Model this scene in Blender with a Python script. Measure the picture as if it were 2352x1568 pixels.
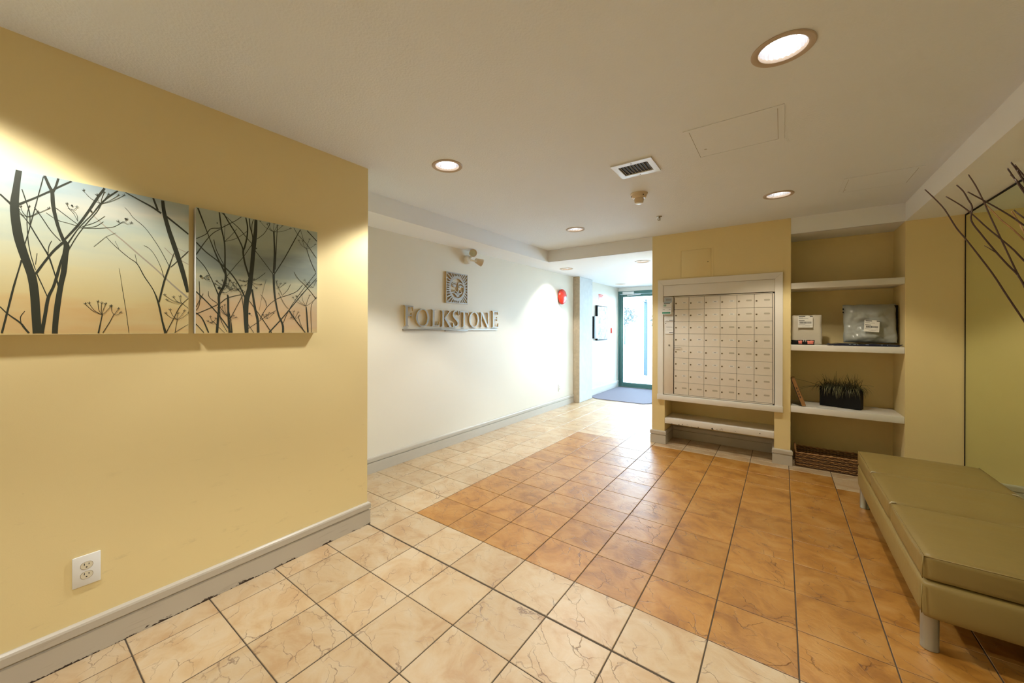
import bpy, bmesh, math, random
from mathutils import Vector, Matrix, noise
random.seed(7)
for o in list(bpy.data.objects): bpy.data.objects.remove(o, do_unlink=True)
SC = bpy.context.scene; COL = SC.collection
R = math.radians; PI = math.pi

# ------------------------------------------------------------------ camera
TH, ROLL, CH = 0.6571, 0.003, 1.3477
cd = bpy.data.cameras.new('camera'); cam = bpy.data.objects.new('camera', cd); COL.objects.link(cam)
_r = Vector((math.cos(TH), math.sin(TH), 0)); _f = Vector((-math.sin(TH), math.cos(TH), 0)); _z = Vector((0, 0, 1))
_R = _r*math.cos(ROLL) + _z*math.sin(ROLL); _U = -_r*math.sin(ROLL) + _z*math.cos(ROLL)
M = Matrix((( _R.x, _U.x, -_f.x, 0), (_R.y, _U.y, -_f.y, 0), (_R.z, _U.z, -_f.z, CH), (0, 0, 0, 1)))
cam.matrix_world = M
cd.sensor_width = 36; cd.lens = 880.2/2352*36; cd.shift_x = (1176-1116.77)/2352; cd.shift_y = -(784-752.93)/2352
cd.clip_start = 0.02; cd.clip_end = 200
SC.camera = cam

# ------------------------------------------------------------------ world, lights, exposure
DAY = 16.5
w = bpy.data.worlds.new('overcast_daylight'); SC.world = w; w.use_nodes = True
bg = w.node_tree.nodes['Background']; bg.inputs[0].default_value = (0.60, 0.80, 1.0, 1); bg.inputs[1].default_value = DAY
def area(name, loc, rot, sx, sy, power, col, portal=False):
    l = bpy.data.lights.new(name, 'AREA'); l.shape = 'RECTANGLE'; l.size = sx; l.size_y = sy; l.energy = power; l.color = col
    if portal: l.cycles.is_portal = True
    o = bpy.data.objects.new(name, l); COL.objects.link(o); o.location = loc; o.rotation_euler = rot; return o
area('door_portal', (0.15, 9.06, 1.12), (R(-90), 0, 0), 6.4, 2.2, 1, (1, 1, 1), True)
SPOT_W, SPOT_COL = 60.0, (1.0, 0.985, 0.935)
def downlight_lamp(x, y, z, k=1.0, col=SPOT_COL):
    l = bpy.data.lights.new('downlight_lamp', 'SPOT'); l.energy = SPOT_W*k; l.color = col
    l.spot_size = R(112); l.spot_blend = 0.3; l.shadow_soft_size = 0.05
    o = bpy.data.objects.new('downlight_lamp', l); COL.objects.link(o); o.location = (x, y, z)
    return o
SC.cycles.max_bounces = 7
SC.view_settings.view_transform = 'Standard'; SC.view_settings.look = 'None'
SC.view_settings.gamma = 1; SC.view_settings.use_curve_mapping = False; SC.view_settings.exposure = 0.42

# ------------------------------------------------------------------ materials
def newmat(name):
    m = bpy.data.materials.new(name); m.use_nodes = True
    return m, m.node_tree, m.node_tree.nodes['Principled BSDF']
def mat(name, col, rough=0.5, metal=0.0, var=0.0, vscale=6.0, bump=0.0, bscale=200.0, coat=0.0, emit=None, spec=None, stretch=None, bdist=0.002):
    m, nt, b = newmat(name)
    b.inputs['Base Color'].default_value = (*col, 1); b.inputs['Roughness'].default_value = rough; b.inputs['Metallic'].default_value = metal
    if coat: b.inputs['Coat Weight'].default_value = coat
    if spec is not None: b.inputs['Specular IOR Level'].default_value = spec
    if emit: b.inputs['Emission Color'].default_value = (*emit[0], 1); b.inputs['Emission Strength'].default_value = emit[1]
    tc = nt.nodes.new('ShaderNodeNewGeometry'); src = tc.outputs['Position']
    if stretch:
        mp = nt.nodes.new('ShaderNodeMapping'); mp.inputs['Scale'].default_value = stretch; nt.links.new(src, mp.inputs[0]); src = mp.outputs[0]
    if var:
        n = nt.nodes.new('ShaderNodeTexNoise'); n.inputs['Scale'].default_value = vscale; n.inputs['Detail'].default_value = 5; nt.links.new(src, n.inputs['Vector'])
        mr = nt.nodes.new('ShaderNodeMapRange'); mr.inputs['To Min'].default_value = 1-var; mr.inputs['To Max'].default_value = 1+var
        nt.links.new(n.outputs[0], mr.inputs[0])
        mx = nt.nodes.new('ShaderNodeVectorMath'); mx.operation = 'SCALE'; mx.inputs[0].default_value = col
        nt.links.new(mr.outputs[0], mx.inputs['Scale']); nt.links.new(mx.outputs[0], b.inputs['Base Color'])
    if bump:
        n = nt.nodes.new('ShaderNodeTexNoise'); n.inputs['Scale'].default_value = bscale; n.inputs['Detail'].default_value = 3; nt.links.new(src, n.inputs['Vector'])
        bp = nt.nodes.new('ShaderNodeBump'); bp.inputs['Strength'].default_value = bump; bp.inputs['Distance'].default_value = bdist
        nt.links.new(n.outputs[0], bp.inputs['Height']); nt.links.new(bp.outputs[0], b.inputs['Normal'])
    return m
CREAM = (0.83, 0.68, 0.35)
M_wall = mat('cream_wall_paint', CREAM, 0.55, var=0.03, vscale=2.5, bump=0.12, bscale=260, bdist=0.001)
# scuffed wall paint for the long left wall
def scuffed():
    m, nt, b = newmat('scuffed_cream_paint'); b.inputs['Roughness'].default_value = 0.5
    g = nt.nodes.new('ShaderNodeNewGeometry'); N = nt.nodes; L = nt.links
    n1 = N.new('ShaderNodeTexNoise'); n1.inputs['Scale'].default_value = 2.2; n1.inputs['Detail'].default_value = 6; L.new(g.outputs['Position'], n1.inputs['Vector'])
    mp = N.new('ShaderNodeMapping'); mp.inputs['Scale'].default_value = (1, 2.5, 9); mp.inputs['Rotation'].default_value = (0.3, 0, 0); L.new(g.outputs['Position'], mp.inputs[0])
    n2 = N.new('ShaderNodeTexNoise'); n2.inputs['Scale'].default_value = 3.0; n2.inputs['Detail'].default_value = 8; n2.inputs['Roughness'].default_value = 0.7; L.new(mp.outputs[0], n2.inputs['Vector'])
    r2 = N.new('ShaderNodeMapRange'); r2.inputs['From Min'].default_value = 0.60; r2.inputs['From Max'].default_value = 0.72; r2.inputs['To Max'].default_value = 0.22; L.new(n2.outputs[0], r2.inputs[0])
    sp = N.new('ShaderNodeSeparateXYZ'); L.new(g.outputs['Position'], sp.inputs[0])
    rz = N.new('ShaderNodeMapRange'); rz.inputs['From Min'].default_value = 1.0; rz.inputs['From Max'].default_value = 0.3; L.new(sp.outputs[2], rz.inputs[0])
    mu = N.new('ShaderNodeMath'); mu.operation = 'MULTIPLY'; L.new(r2.outputs[0], mu.inputs[0]); L.new(rz.outputs[0], mu.inputs[1])
    v = N.new('ShaderNodeTexVoronoi'); v.inputs['Scale'].default_value = 4.0; L.new(g.outputs['Position'], v.inputs['Vector'])
    vr = N.new('ShaderNodeMapRange'); vr.inputs['From Min'].default_value = 0.022; vr.inputs['From Max'].default_value = 0.008; vr.inputs['To Max'].default_value = 0.35; L.new(v.outputs['Distance'], vr.inputs[0])
    ad = N.new('ShaderNodeMath'); ad.operation = 'ADD'; ad.use_clamp = True; L.new(mu.outputs[0], ad.inputs[0]); L.new(vr.outputs[0], ad.inputs[1])
    mx = N.new('ShaderNodeMix'); mx.data_type = 'RGBA'; mx.inputs['A'].default_value = (*CREAM, 1); mx.inputs['B'].default_value = (0.34, 0.25, 0.13, 1)
    L.new(ad.outputs[0], mx.inputs['Factor']); L.new(mx.outputs['Result'], b.inputs['Base Color'])
    n3 = N.new('ShaderNodeTexNoise'); n3.inputs['Scale'].default_value = 260; L.new(g.outputs['Position'], n3.inputs['Vector'])
    bp = N.new('ShaderNodeBump'); bp.inputs['Strength'].default_value = 0.12; bp.inputs['Distance'].default_value = 0.001; L.new(n3.outputs[0], bp.inputs['Height']); L.new(bp.outputs[0], b.inputs['Normal'])
    return m
M_wall_l = scuffed()
M_ceil = mat('textured_white_ceiling', (0.76, 0.79, 0.84), 0.8, var=0.02, vscale=3, bump=0.55, bscale=95, bdist=0.004)
M_soffit = mat('smooth_white_soffit', (0.86, 0.87, 0.89), 0.7, var=0.02, vscale=3, bump=0.2, bscale=120, bdist=0.002)
M_white = mat('white_paint', (0.82, 0.79, 0.74), 0.42, var=0.03, vscale=8)
M_base = mat('grey_beige_trim_paint', (0.52, 0.47, 0.39), 0.35, var=0.06, vscale=9, stretch=(1, 1, 3))
def chipped():
    m, nt, b = newmat('chipped_trim_paint'); N = nt.nodes; L = nt.links; b.inputs['Roughness'].default_value = 0.35
    g = N.new('ShaderNodeNewGeometry'); sp = N.new('ShaderNodeSeparateXYZ'); L.new(g.outputs['Position'], sp.inputs[0])
    mp = N.new('ShaderNodeMapping'); mp.inputs['Scale'].default_value = (1, 1, 2.5); L.new(g.outputs['Position'], mp.inputs[0])
    n = N.new('ShaderNodeTexNoise'); n.inputs['Scale'].default_value = 9; n.inputs['Detail'].default_value = 9; n.inputs['Roughness'].default_value = 0.75; L.new(mp.outputs[0], n.inputs['Vector'])
    h = N.new('ShaderNodeMapRange'); h.inputs['From Min'].default_value = 0.5; h.inputs['From Max'].default_value = 0.75; h.inputs['To Min'].default_value = 0.003; h.inputs['To Max'].default_value = 0.026; h.clamp = False; L.new(n.outputs[0], h.inputs[0])
    c = N.new('ShaderNodeMath'); c.operation = 'LESS_THAN'; L.new(sp.outputs[2], c.inputs[0]); L.new(h.outputs[0], c.inputs[1])
    mp2 = N.new('ShaderNodeMapping'); mp2.inputs['Scale'].default_value = (1, 1.2, 14); mp2.inputs['Rotation'].default_value = (0.15, 0, 0); L.new(g.outputs['Position'], mp2.inputs[0])
    n2 = N.new('ShaderNodeTexNoise'); n2.inputs['Scale'].default_value = 4; n2.inputs['Detail'].default_value = 8; L.new(mp2.outputs[0], n2.inputs['Vector'])
    r2 = N.new('ShaderNodeMapRange'); r2.inputs['From Min'].default_value = 0.6; r2.inputs['From Max'].default_value = 0.72; r2.inputs['To Max'].default_value = 0.3; L.new(n2.outputs[0], r2.inputs[0])
    m1 = N.new('ShaderNodeMix'); m1.data_type = 'RGBA'; m1.inputs['A'].default_value = (0.52, 0.47, 0.39, 1); m1.inputs['B'].default_value = (0.25, 0.2, 0.14, 1); L.new(r2.outputs[0], m1.inputs['Factor'])
    m2 = N.new('ShaderNodeMix'); m2.data_type = 'RGBA'; m2.inputs['B'].default_value = (0.03, 0.015, 0.01, 1); L.new(m1.outputs['Result'], m2.inputs['A']); L.new(c.outputs[0], m2.inputs['Factor']); L.new(m2.outputs['Result'], b.inputs['Base Color'])
    return m
M_chip = chipped()
M_grout = mat('brown_grout', (0.075, 0.055, 0.035), 0.85, var=0.2, vscale=14)
def tile_mat(name, c1, c2, c3, seed):
    m, nt, b = newmat(name); N = nt.nodes; L = nt.links
    g = N.new('ShaderNodeNewGeometry'); oi = N.new('ShaderNodeObjectInfo')
    cmb = N.new('ShaderNodeCombineXYZ')
    ml = N.new('ShaderNodeMath'); ml.operation = 'MULTIPLY'; ml.inputs[1].default_value = 37.0; L.new(oi.outputs['Random'], ml.inputs[0])
    L.new(ml.outputs[0], cmb.inputs[2]); cmb.inputs[0].default_value = seed
    ad = N.new('ShaderNodeVectorMath'); ad.operation = 'ADD'; L.new(g.outputs['Position'], ad.inputs[0]); L.new(cmb.outputs[0], ad.inputs[1])
    rt = N.new('ShaderNodeVectorRotate'); rt.rotation_type = 'Z_AXIS'; L.new(ad.outputs[0], rt.inputs['Vector']); 
    fl = N.new('ShaderNodeMath'); fl.operation = 'MULTIPLY'; fl.inputs[1].default_value = 0.9; L.new(oi.outputs['Random'], fl.inputs[0]); L.new(fl.outputs[0], rt.inputs['Angle'])
    P = rt.outputs[0]
    # clouds
    n1 = N.new('ShaderNodeTexNoise'); n1.inputs['Scale'].default_value = 6.5; n1.inputs['Detail'].default_value = 6; n1.inputs['Roughness'].default_value = 0.6; n1.inputs['Distortion'].default_value = 0.7; L.new(P, n1.inputs['Vector'])
    cr = N.new('ShaderNodeValToRGB'); e = cr.color_ramp.elements; e[0].position = 0.34; e[0].color = (*c3, 1); e[1].position = 0.64; e[1].color = (*c1, 1)
    x = e.new(0.5); x.color = (*c2, 1); L.new(n1.outputs[0], cr.inputs[0])
    # per tile tone
    tn = N.new('ShaderNodeMapRange'); tn.inputs['To Min'].default_value = 0.93; tn.inputs['To Max'].default_value = 1.07; L.new(oi.outputs['Random'], tn.inputs[0])
    sc = N.new('ShaderNodeVectorMath'); sc.operation = 'SCALE'; L.new(cr.outputs[0], sc.inputs[0]); L.new(tn.outputs[0], sc.inputs['Scale'])
    # cleft edges: distorted voronoi borders, kept only in patches
    dn = N.new('ShaderNodeTexNoise'); dn.inputs['Scale'].default_value = 7; dn.inputs['Detail'].default_value = 8; dn.inputs['Roughness'].default_value = 0.55; L.new(P, dn.inputs['Vector'])
    ds = N.new('ShaderNodeVectorMath'); ds.operation = 'SCALE'; ds.inputs['Scale'].default_value = 0.15; L.new(dn.outputs['Color'], ds.inputs[0])
    da = N.new('ShaderNodeVectorMath'); da.operation = 'ADD'; L.new(P, da.inputs[0]); L.new(ds.outputs[0], da.inputs[1])
    v = N.new('ShaderNodeTexVoronoi'); v.feature = 'DISTANCE_TO_EDGE'; v.inputs['Scale'].default_value = 8.0; sm_ = N.new('ShaderNodeMapping'); sm_.inputs['Scale'].default_value = (0.75, 1.5, 1); sm_.inputs['Rotation'].default_value = (0, 0, 0.6); L.new(da.outputs[0], sm_.inputs[0]); L.new(sm_.outputs[0], v.inputs['Vector'])
    ln = N.new('ShaderNodeMapRange'); ln.inputs['From Min'].default_value = 0.022; ln.inputs['From Max'].default_value = 0.0; L.new(v.outputs['Distance'], ln.inputs[0])
    mk = N.new('ShaderNodeTexNoise'); mk.inputs['Scale'].default_value = 7; mk.inputs['Detail'].default_value = 2; L.new(da.outputs[0], mk.inputs['Vector'])
    mr = N.new('ShaderNodeMapRange'); mr.inputs['From Min'].default_value = 0.42; mr.inputs['From Max'].default_value = 0.64; L.new(mk.outputs[0], mr.inputs[0])
    mm = N.new('ShaderNodeMath'); mm.operation = 'MULTIPLY'; L.new(ln.outputs[0], mm.inputs[0]); L.new(mr.outputs[0], mm.inputs[1])
    dk = N.new('ShaderNodeMix'); dk.data_type = 'RGBA'; L.new(sc.outputs[0], dk.inputs['A']); dk.inputs['B'].default_value = (c3[0]*0.36, c3[1]*0.27, c3[2]*0.22, 1)
    fm = N.new('ShaderNodeMath'); fm.operation = 'MULTIPLY'; fm.inputs[1].default_value = 0.8; L.new(mm.outputs[0], fm.inputs[0]); L.new(fm.outputs[0], dk.inputs['Factor'])
    L.new(dk.outputs['Result'], b.inputs['Base Color'])
    # relief: stepped plates + grit
    vc = N.new('ShaderNodeTexVoronoi'); vc.inputs['Scale'].default_value = 8.0; L.new(sm_.outputs[0], vc.inputs['Vector'])
    sx = N.new('ShaderNodeSeparateXYZ'); L.new(vc.outputs['Color'], sx.inputs[0])
    gr = N.new('ShaderNodeTexNoise'); gr.inputs['Scale'].default_value = 60; gr.inputs['Detail'].default_value = 5; L.new(P, gr.inputs['Vector'])
    h1 = N.new('ShaderNodeMath'); h1.operation = 'MULTIPLY_ADD'; h1.inputs[1].default_value = 0.35; L.new(gr.outputs[0], h1.inputs[0]); 
    h0 = N.new('ShaderNodeMath'); h0.operation = 'MULTIPLY'; h0.inputs[1].default_value = 0.35; L.new(sx.outputs[0], h0.inputs[0]); L.new(h0.outputs[0], h1.inputs[2])
    h2 = N.new('ShaderNodeMath'); h2.operation = 'MULTIPLY_ADD'; h2.inputs[1].default_value = -1.0; L.new(mm.outputs[0], h2.inputs[0]); L.new(h1.outputs[0], h2.inputs[2])
    h3 = N.new('ShaderNodeMath'); h3.operation = 'MULTIPLY_ADD'; h3.inputs[1].default_value = 0.8; L.new(n1.outputs[0], h3.inputs[0]); L.new(h2.outputs[0], h3.inputs[2])
    sg_ = N.new('ShaderNodeMapping'); sg_.inputs['Scale'].default_value = (9, 60, 1); sg_.inputs['Rotation'].default_value = (0, 0, 0.6); L.new(da.outputs[0], sg_.inputs[0])
    sn = N.new('ShaderNodeTexNoise'); sn.inputs['Scale'].default_value = 1.0; sn.inputs['Detail'].default_value = 4; L.new(sg_.outputs[0], sn.inputs['Vector'])
    h4 = N.new('ShaderNodeMath'); h4.operation = 'MULTIPLY_ADD'; h4.inputs[1].default_value = 0.35; L.new(sn.outputs[0], h4.inputs[0]); L.new(h3.outputs[0], h4.inputs[2]); h3 = h4
    bp = N.new('ShaderNodeBump'); bp.inputs['Strength'].default_value = 0.55; bp.inputs['Distance'].default_value = 0.003; L.new(h3.outputs[0], bp.inputs['Height']); L.new(bp.outputs[0], b.inputs['Normal'])
    rr = N.new('ShaderNodeMapRange'); rr.inputs['To Min'].default_value = 0.26; rr.inputs['To Max'].default_value = 0.50; L.new(gr.outputs[0], rr.inputs[0]); L.new(rr.outputs[0], b.inputs['Roughness'])
    b.inputs['Specular IOR Level'].default_value = 0.85
    return m
M_tcream = tile_mat('cream_slate_tile', (0.56, 0.44, 0.29), (0.53, 0.385, 0.225), (0.46, 0.295, 0.15), 3.0)
M_torange = tile_mat('orange_slate_tile', (0.46, 0.235, 0.06), (0.41, 0.185, 0.03), (0.29, 0.115, 0.014), 11.0)
M_alu = mat('anodised_mailbox_metal', (0.78, 0.73, 0.66), 0.40, 0.25, var=0.03, vscale=30)
M_steel = mat('brushed_metal', (0.55, 0.54, 0.51), 0.32, 0.9)
M_sign = mat('brushed_sign_metal', (0.33, 0.30, 0.265), 0.45, 0.35)
M_signside = mat('brass_edge', (0.62, 0.45, 0.2), 0.5, 0.2)
M_gap = mat('painted_gap_shade', (0.30, 0.25, 0.18), 0.8)
M_dark = mat('black_shadow_gap', (0.012, 0.011, 0.01), 0.6)
M_black = mat('black_plastic', (0.006, 0.006, 0.007), 0.6, spec=0.25)
M_leather = mat('taupe_faux_leather', (0.27, 0.19, 0.055), 0.42, var=0.07, vscale=9, bump=0.25, bscale=14, stretch=(1, 6, 1), bdist=0.004)
M_thread = mat('light_seam_thread', (0.6, 0.54, 0.4), 0.6)
M_legm = mat('satin_grey_metal', (0.42, 0.42, 0.36), 0.35, 0.8)
M_ring = mat('shade_tinted_trim_ring', (0.50, 0.40, 0.31), 0.5)  # white ring, its warm shade painted into the colour as tan
M_refl = mat('faceted_reflector', (0.90, 0.90, 0.92), 0.16, 0.9)
M_disc_glow = mat('added_disc_glow', (1, 1, 1), 0.4, emit=((1.0, 0.98, 0.94), 3.2))
M_tube = mat('lit_tube', (1, 1, 1), 0.4, emit=((1.0, 0.98, 0.94), 3.6))
M_plastic = mat('ivory_plastic', (0.66, 0.54, 0.38), 0.4)
M_wplastic = mat('white_plastic', (0.82, 0.82, 0.80), 0.35)
M_red = mat('red_enamel', (0.75, 0.03, 0.012), 0.25)
M_teal = mat('teal_painted_metal', (0.085, 0.20, 0.19), 0.35)
M_conc = mat('raw_concrete', (0.62, 0.64, 0.64), 0.8, var=0.12, vscale=12, bump=0.4, bscale=60)
M_conc2 = mat('tan_concrete_edge', (0.52, 0.43, 0.31), 0.85, var=0.25, vscale=18, bump=0.6, bscale=50)
M_mat = mat('grey_lobby_mat', (0.20, 0.19, 0.24), 0.95, var=0.25, vscale=90, bump=0.5, bscale=400)
M_wick = mat('brown_wicker', (0.33, 0.17, 0.06), 0.5, var=0.45, vscale=45)
M_wickd = mat('dark_wicker', (0.11, 0.05, 0.02), 0.55, var=0.4, vscale=45)
M_twig = mat('dark_willow_twig', (0.045, 0.02, 0.012), 0.55, var=0.3, vscale=40)
M_twigl = mat('tan_willow_twig', (0.26, 0.14, 0.05), 0.55, var=0.3, vscale=40)
M_grass = mat('dark_green_grass_blade', (0.045, 0.045, 0.018), 0.5, var=0.4, vscale=60)
M_grassl = mat('pale_grass_blade', (0.17, 0.16, 0.07), 0.5, var=0.3, vscale=60)
M_soil = mat('dry_moss', (0.12, 0.09, 0.045), 0.9, var=0.4, vscale=60)
M_poly = mat('grey_poly_mailer', (0.36, 0.38, 0.36), 0.28, var=0.05, vscale=12, bump=0.25, bscale=14, bdist=0.006)
M_mailw = mat('white_padded_mailer', (0.62, 0.56, 0.46), 0.5, var=0.04, vscale=14)
M_navy = mat('navy_poly_mailer', (0.012, 0.016, 0.04), 0.25, bump=0.4, bscale=30, bdist=0.004)
M_paper = mat('white_paper', (0.78, 0.76, 0.72), 0.7)
M_ink = mat('black_ink', (0.02, 0.02, 0.02), 0.6)
M_grey_ink = mat('grey_ink', (0.35, 0.34, 0.33), 0.6)
M_green_ink = mat('green_ink', (0.03, 0.25, 0.14), 0.6)
M_blue_ink = mat('blue_ink', (0.35, 0.45, 0.55), 0.6)
M_pink = mat('coral_print', (0.85, 0.25, 0.2), 0.4)
M_card = mat('brown_cardboard', (0.36, 0.18, 0.06), 0.7, var=0.15, vscale=20)
M_brass = mat('aged_brass', (0.30, 0.24, 0.14), 0.4, 0.8)
M_canvas = mat('white_canvas_edge', (0.72, 0.72, 0.68), 0.6)
M_sil = mat('printed_dark_branch', (0.026, 0.030, 0.017), 0.55, var=0.25, vscale=6)
M_silg = mat('printed_grey_branch', (0.36, 0.32, 0.24), 0.55)
M_slot = mat('receptacle_face', (0.74, 0.68, 0.52), 0.4)
M_mirror = mat('greenish_mirror', (0.80, 0.88, 0.66), 0.015, 1.0)
M_leaf = mat('hedge_leaf', (0.075, 0.085, 0.08), 0.7, var=0.4, vscale=5)
M_pave = mat('pale_pavement', (0.62, 0.62, 0.62), 0.9, var=0.05, vscale=2)
M_blue = mat('blue_painted_post', (0.012, 0.03, 0.04), 0.4)
M_card_w = mat('name_label_card', (0.80, 0.80, 0.78), 0.6)
M_label_b = mat('blank_label_slot', (0.47, 0.43, 0.35), 0.5)
def glassmat():
    m, nt, b = newmat('clear_glass'); N = nt.nodes; L = nt.links
    out = N['Material Output']; tr = N.new('ShaderNodeBsdfTransparent'); tr.inputs[0].default_value = (0.93, 0.97, 0.97, 1)
    gl = N.new('ShaderNodeBsdfGlossy'); gl.inputs['Roughness'].default_value = 0.02; fr = N.new('ShaderNodeFresnel'); fr.inputs[0].default_value = 1.45
    mx = N.new('ShaderNodeMixShader'); L.new(fr.outputs[0], mx.inputs[0]); L.new(tr.outputs[0], mx.inputs[1]); L.new(gl.outputs[0], mx.inputs[2]); L.new(mx.outputs[0], out.inputs[0])
    return m
M_glass = glassmat()
def skyprint(name, stops, y0, y1, z0, z1, streak):
    m, nt, b = newmat(name); N = nt.nodes; L = nt.links; b.inputs['Roughness'].default_value = 0.5
    g = N.new('ShaderNodeNewGeometry'); mp = N.new('ShaderNodeMapping'); mp.vector_type = 'POINT'
    mp.inputs['Location'].default_value = (0, -y0/(y1-y0), -z0/(z1-z0)); mp.inputs['Scale'].default_value = (1, 1/(y1-y0), 1/(z1-z0)); L.new(g.outputs['Position'], mp.inputs[0])
    s = N.new('ShaderNodeSeparateXYZ'); L.new(mp.outputs[0], s.inputs[0])
    st = N.new('ShaderNodeMapping'); st.inputs['Scale'].default_value = (0, 1.3, 4.5); st.inputs['Rotation'].default_value = (streak, 0, 0); L.new(mp.outputs[0], st.inputs[0])
    n = N.new('ShaderNodeTexNoise'); n.inputs['Scale'].default_value = 1.3; n.inputs['Detail'].default_value = 3; L.new(st.outputs[0], n.inputs['Vector'])
    a = N.new('ShaderNodeMath'); a.operation = 'MULTIPLY_ADD'; a.inputs[1].default_value = 0.5; L.new(n.outputs[0], a.inputs[0])
    a0 = N.new('ShaderNodeMath'); a0.operation = 'ADD'; a0.inputs[1].default_value = -0.25; L.new(s.outputs[2], a0.inputs[0]); L.new(a0.outputs[0], a.inputs[2])
    cr = N.new('ShaderNodeValToRGB'); e = cr.color_ramp.elements
    e[0].position = stops[0][0]; e[0].color = (*stops[0][1], 1); e[1].position = stops[-1][0]; e[1].color = (*stops[-1][1], 1)
    for p, c in stops[1:-1]: x = e.new(p); x.color = (*c, 1)
    dm = N.new('ShaderNodeVectorMath'); dm.operation = 'SCALE'; dm.inputs['Scale'].default_value = 0.84; L.new(a.outputs[0], cr.inputs[0]); L.new(cr.outputs[0], dm.inputs[0]); L.new(dm.outputs[0], b.inputs['Base Color']); return m
M_art1 = skyprint('sunset_print_wide', [(0.0, (0.78, 0.63, 0.27)), (0.10, (0.78, 0.54, 0.24)), (0.2, (0.79, 0.66, 0.33)), (0.42, (0.77, 0.71, 0.42)), (0.58, (0.69, 0.70, 0.49)), (0.75, (0.52, 0.60, 0.51)), (0.84, (0.66, 0.66, 0.54)), (1.0, (0.42, 0.52, 0.52))], -0.34, 0.576, 1.317, 1.924, 0.25)
M_art2 = skyprint('sunset_print_square', [(0.0, (0.74, 0.58, 0.28)), (0.14, (0.72, 0.50, 0.28)), (0.28, (0.70, 0.58, 0.38)), (0.40, (0.58, 0.58, 0.40)), (0.52, (0.32, 0.37, 0.31)), (0.64, (0.27, 0.32, 0.29)), (0.78, (0.43, 0.49, 0.40)), (1.0, (0.50, 0.57, 0.48))], 0.602, 1.209, 1.316, 1.923, 0.2)

# ------------------------------------------------------------------ builders
def link(name, me, m=None, parent=None):
    o = bpy.data.objects.new(name, me); COL.objects.link(o)
    if parent: o.parent = parent
    if m is not None and not me.materials:
        for x in (m if isinstance(m, (list, tuple)) else [m]): me.materials.append(x)
    return o
def fin(bm, name, m, parent=None, smooth=False, loc=None):
    bmesh.ops.recalc_face_normals(bm, faces=bm.faces[:])
    me = bpy.data.meshes.new(name)
    if loc is not None: bmesh.ops.translate(bm, verts=bm.verts[:], vec=-Vector(loc))
    bm.to_mesh(me); bm.free()
    if smooth:
        for p in me.polygons: p.use_smooth = True
        if smooth != 'all': me.set_sharp_from_angle(angle=R(smooth if not isinstance(smooth, bool) else 40))
    o = link(name, me, m, parent)
    if loc is not None: o.location = loc
    return o
def tag(o, label=None, cat=None, group=None, kind=None):
    if label: o['label'] = label
    if cat: o['category'] = cat
    if group: o['group'] = group
    if kind: o['kind'] = kind
    return o
def empty(name, loc, label, cat, group=None):
    o = bpy.data.objects.new(name, None); COL.objects.link(o); o.location = loc; o.empty_display_size = 0.05
    return tag(o, label, cat, group)
def child(o, root):   # parent while keeping the world place (roots here are never rotated)
    o.parent = root; o.location = Vector(o.location) - Vector(root.location); return o
def box(bm, x0, x1, y0, y1, z0, z1, mi=0):
    v = [bm.verts.new(p) for p in ((x0,y0,z0),(x1,y0,z0),(x1,y1,z0),(x0,y1,z0),(x0,y0,z1),(x1,y0,z1),(x1,y1,z1),(x0,y1,z1))]
    for f in ((0,3,2,1),(4,5,6,7),(0,1,5,4),(1,2,6,5),(2,3,7,6),(3,0,4,7)):
        fc = bm.faces.new([v[i] for i in f]); fc.material_index = mi
    return v
def rbox(bm, x0, x1, y0, y1, z0, z1, r=0.004, seg=2):
    b2 = bmesh.new(); box(b2, x0, x1, y0, y1, z0, z1); r = min(r, abs(x1-x0)*.45, abs(y1-y0)*.45, abs(z1-z0)*.45)
    bmesh.ops.bevel(b2, geom=b2.edges[:], offset=r, segments=seg, profile=0.5, affect='EDGES')
    me = bpy.data.meshes.new('t'); b2.to_mesh(me); b2.free(); bm.from_mesh(me); bpy.data.meshes.remove(me)
def B(name, m, parent, *a, r=0.003, seg=2):
    bm = bmesh.new()
    for t in (a if isinstance(a[0], (tuple, list)) else [a]):
        rbox(bm, *t, r=r, seg=seg) if r else box(bm, *t)
    o = fin(bm, name, m, None, smooth=30 if r else False)
    if parent: child(o, parent)
    return o
def tube(bm, pts, rad, n=8, caps=True, mi=0):
    pts = [Vector(p) for p in pts]; k = len(pts); rs = rad if isinstance(rad, (list, tuple)) else [rad]*k
    rings = []; up = None
    for i, p in enumerate(pts):
        t = (pts[min(i+1, k-1)] - pts[max(i-1, 0)]).normalized()
        if up is None:
            up = Vector((0, 0, 1)) if abs(t.z) < 0.9 else Vector((1, 0, 0))
        up = (up - t*up.dot(t)).normalized(); sd = t.cross(up)
        rings.append([bm.verts.new(p + (up*math.cos(2*PI*j/n) + sd*math.sin(2*PI*j/n))*rs[i]) for j in range(n)])
    for a, b_ in zip(rings, rings[1:]):
        for j in range(n):
            f = bm.faces.new((a[j], a[(j+1) % n], b_[(j+1) % n], b_[j])); f.material_index = mi; f.smooth = True
    if caps: bm.faces.new(rings[0]).material_index = mi; bm.faces.new(rings[-1][::-1]).material_index = mi
def lathe(bm, prof, c=(0, 0, 0), n=40, axis='z', mi=0, sharp=False):
    c = Vector(c); rings = []
    for r, h in prof:
        ring = []
        for j in range(n):
            a = 2*PI*j/n; u, v = r*math.cos(a), r*math.sin(a)
            p = {'z': (u, v, h), 'x': (h, u, v), 'y': (u, h, v)}[axis]
            ring.append(bm.verts.new(c + Vector(p)))
        rings.append(ring)
    for a, b_ in zip(rings, rings[1:]):
        for j in range(n):
            f = bm.faces.new((a[j], a[(j+1) % n], b_[(j+1) % n], b_[j])); f.material_index = mi
    return rings
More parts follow.
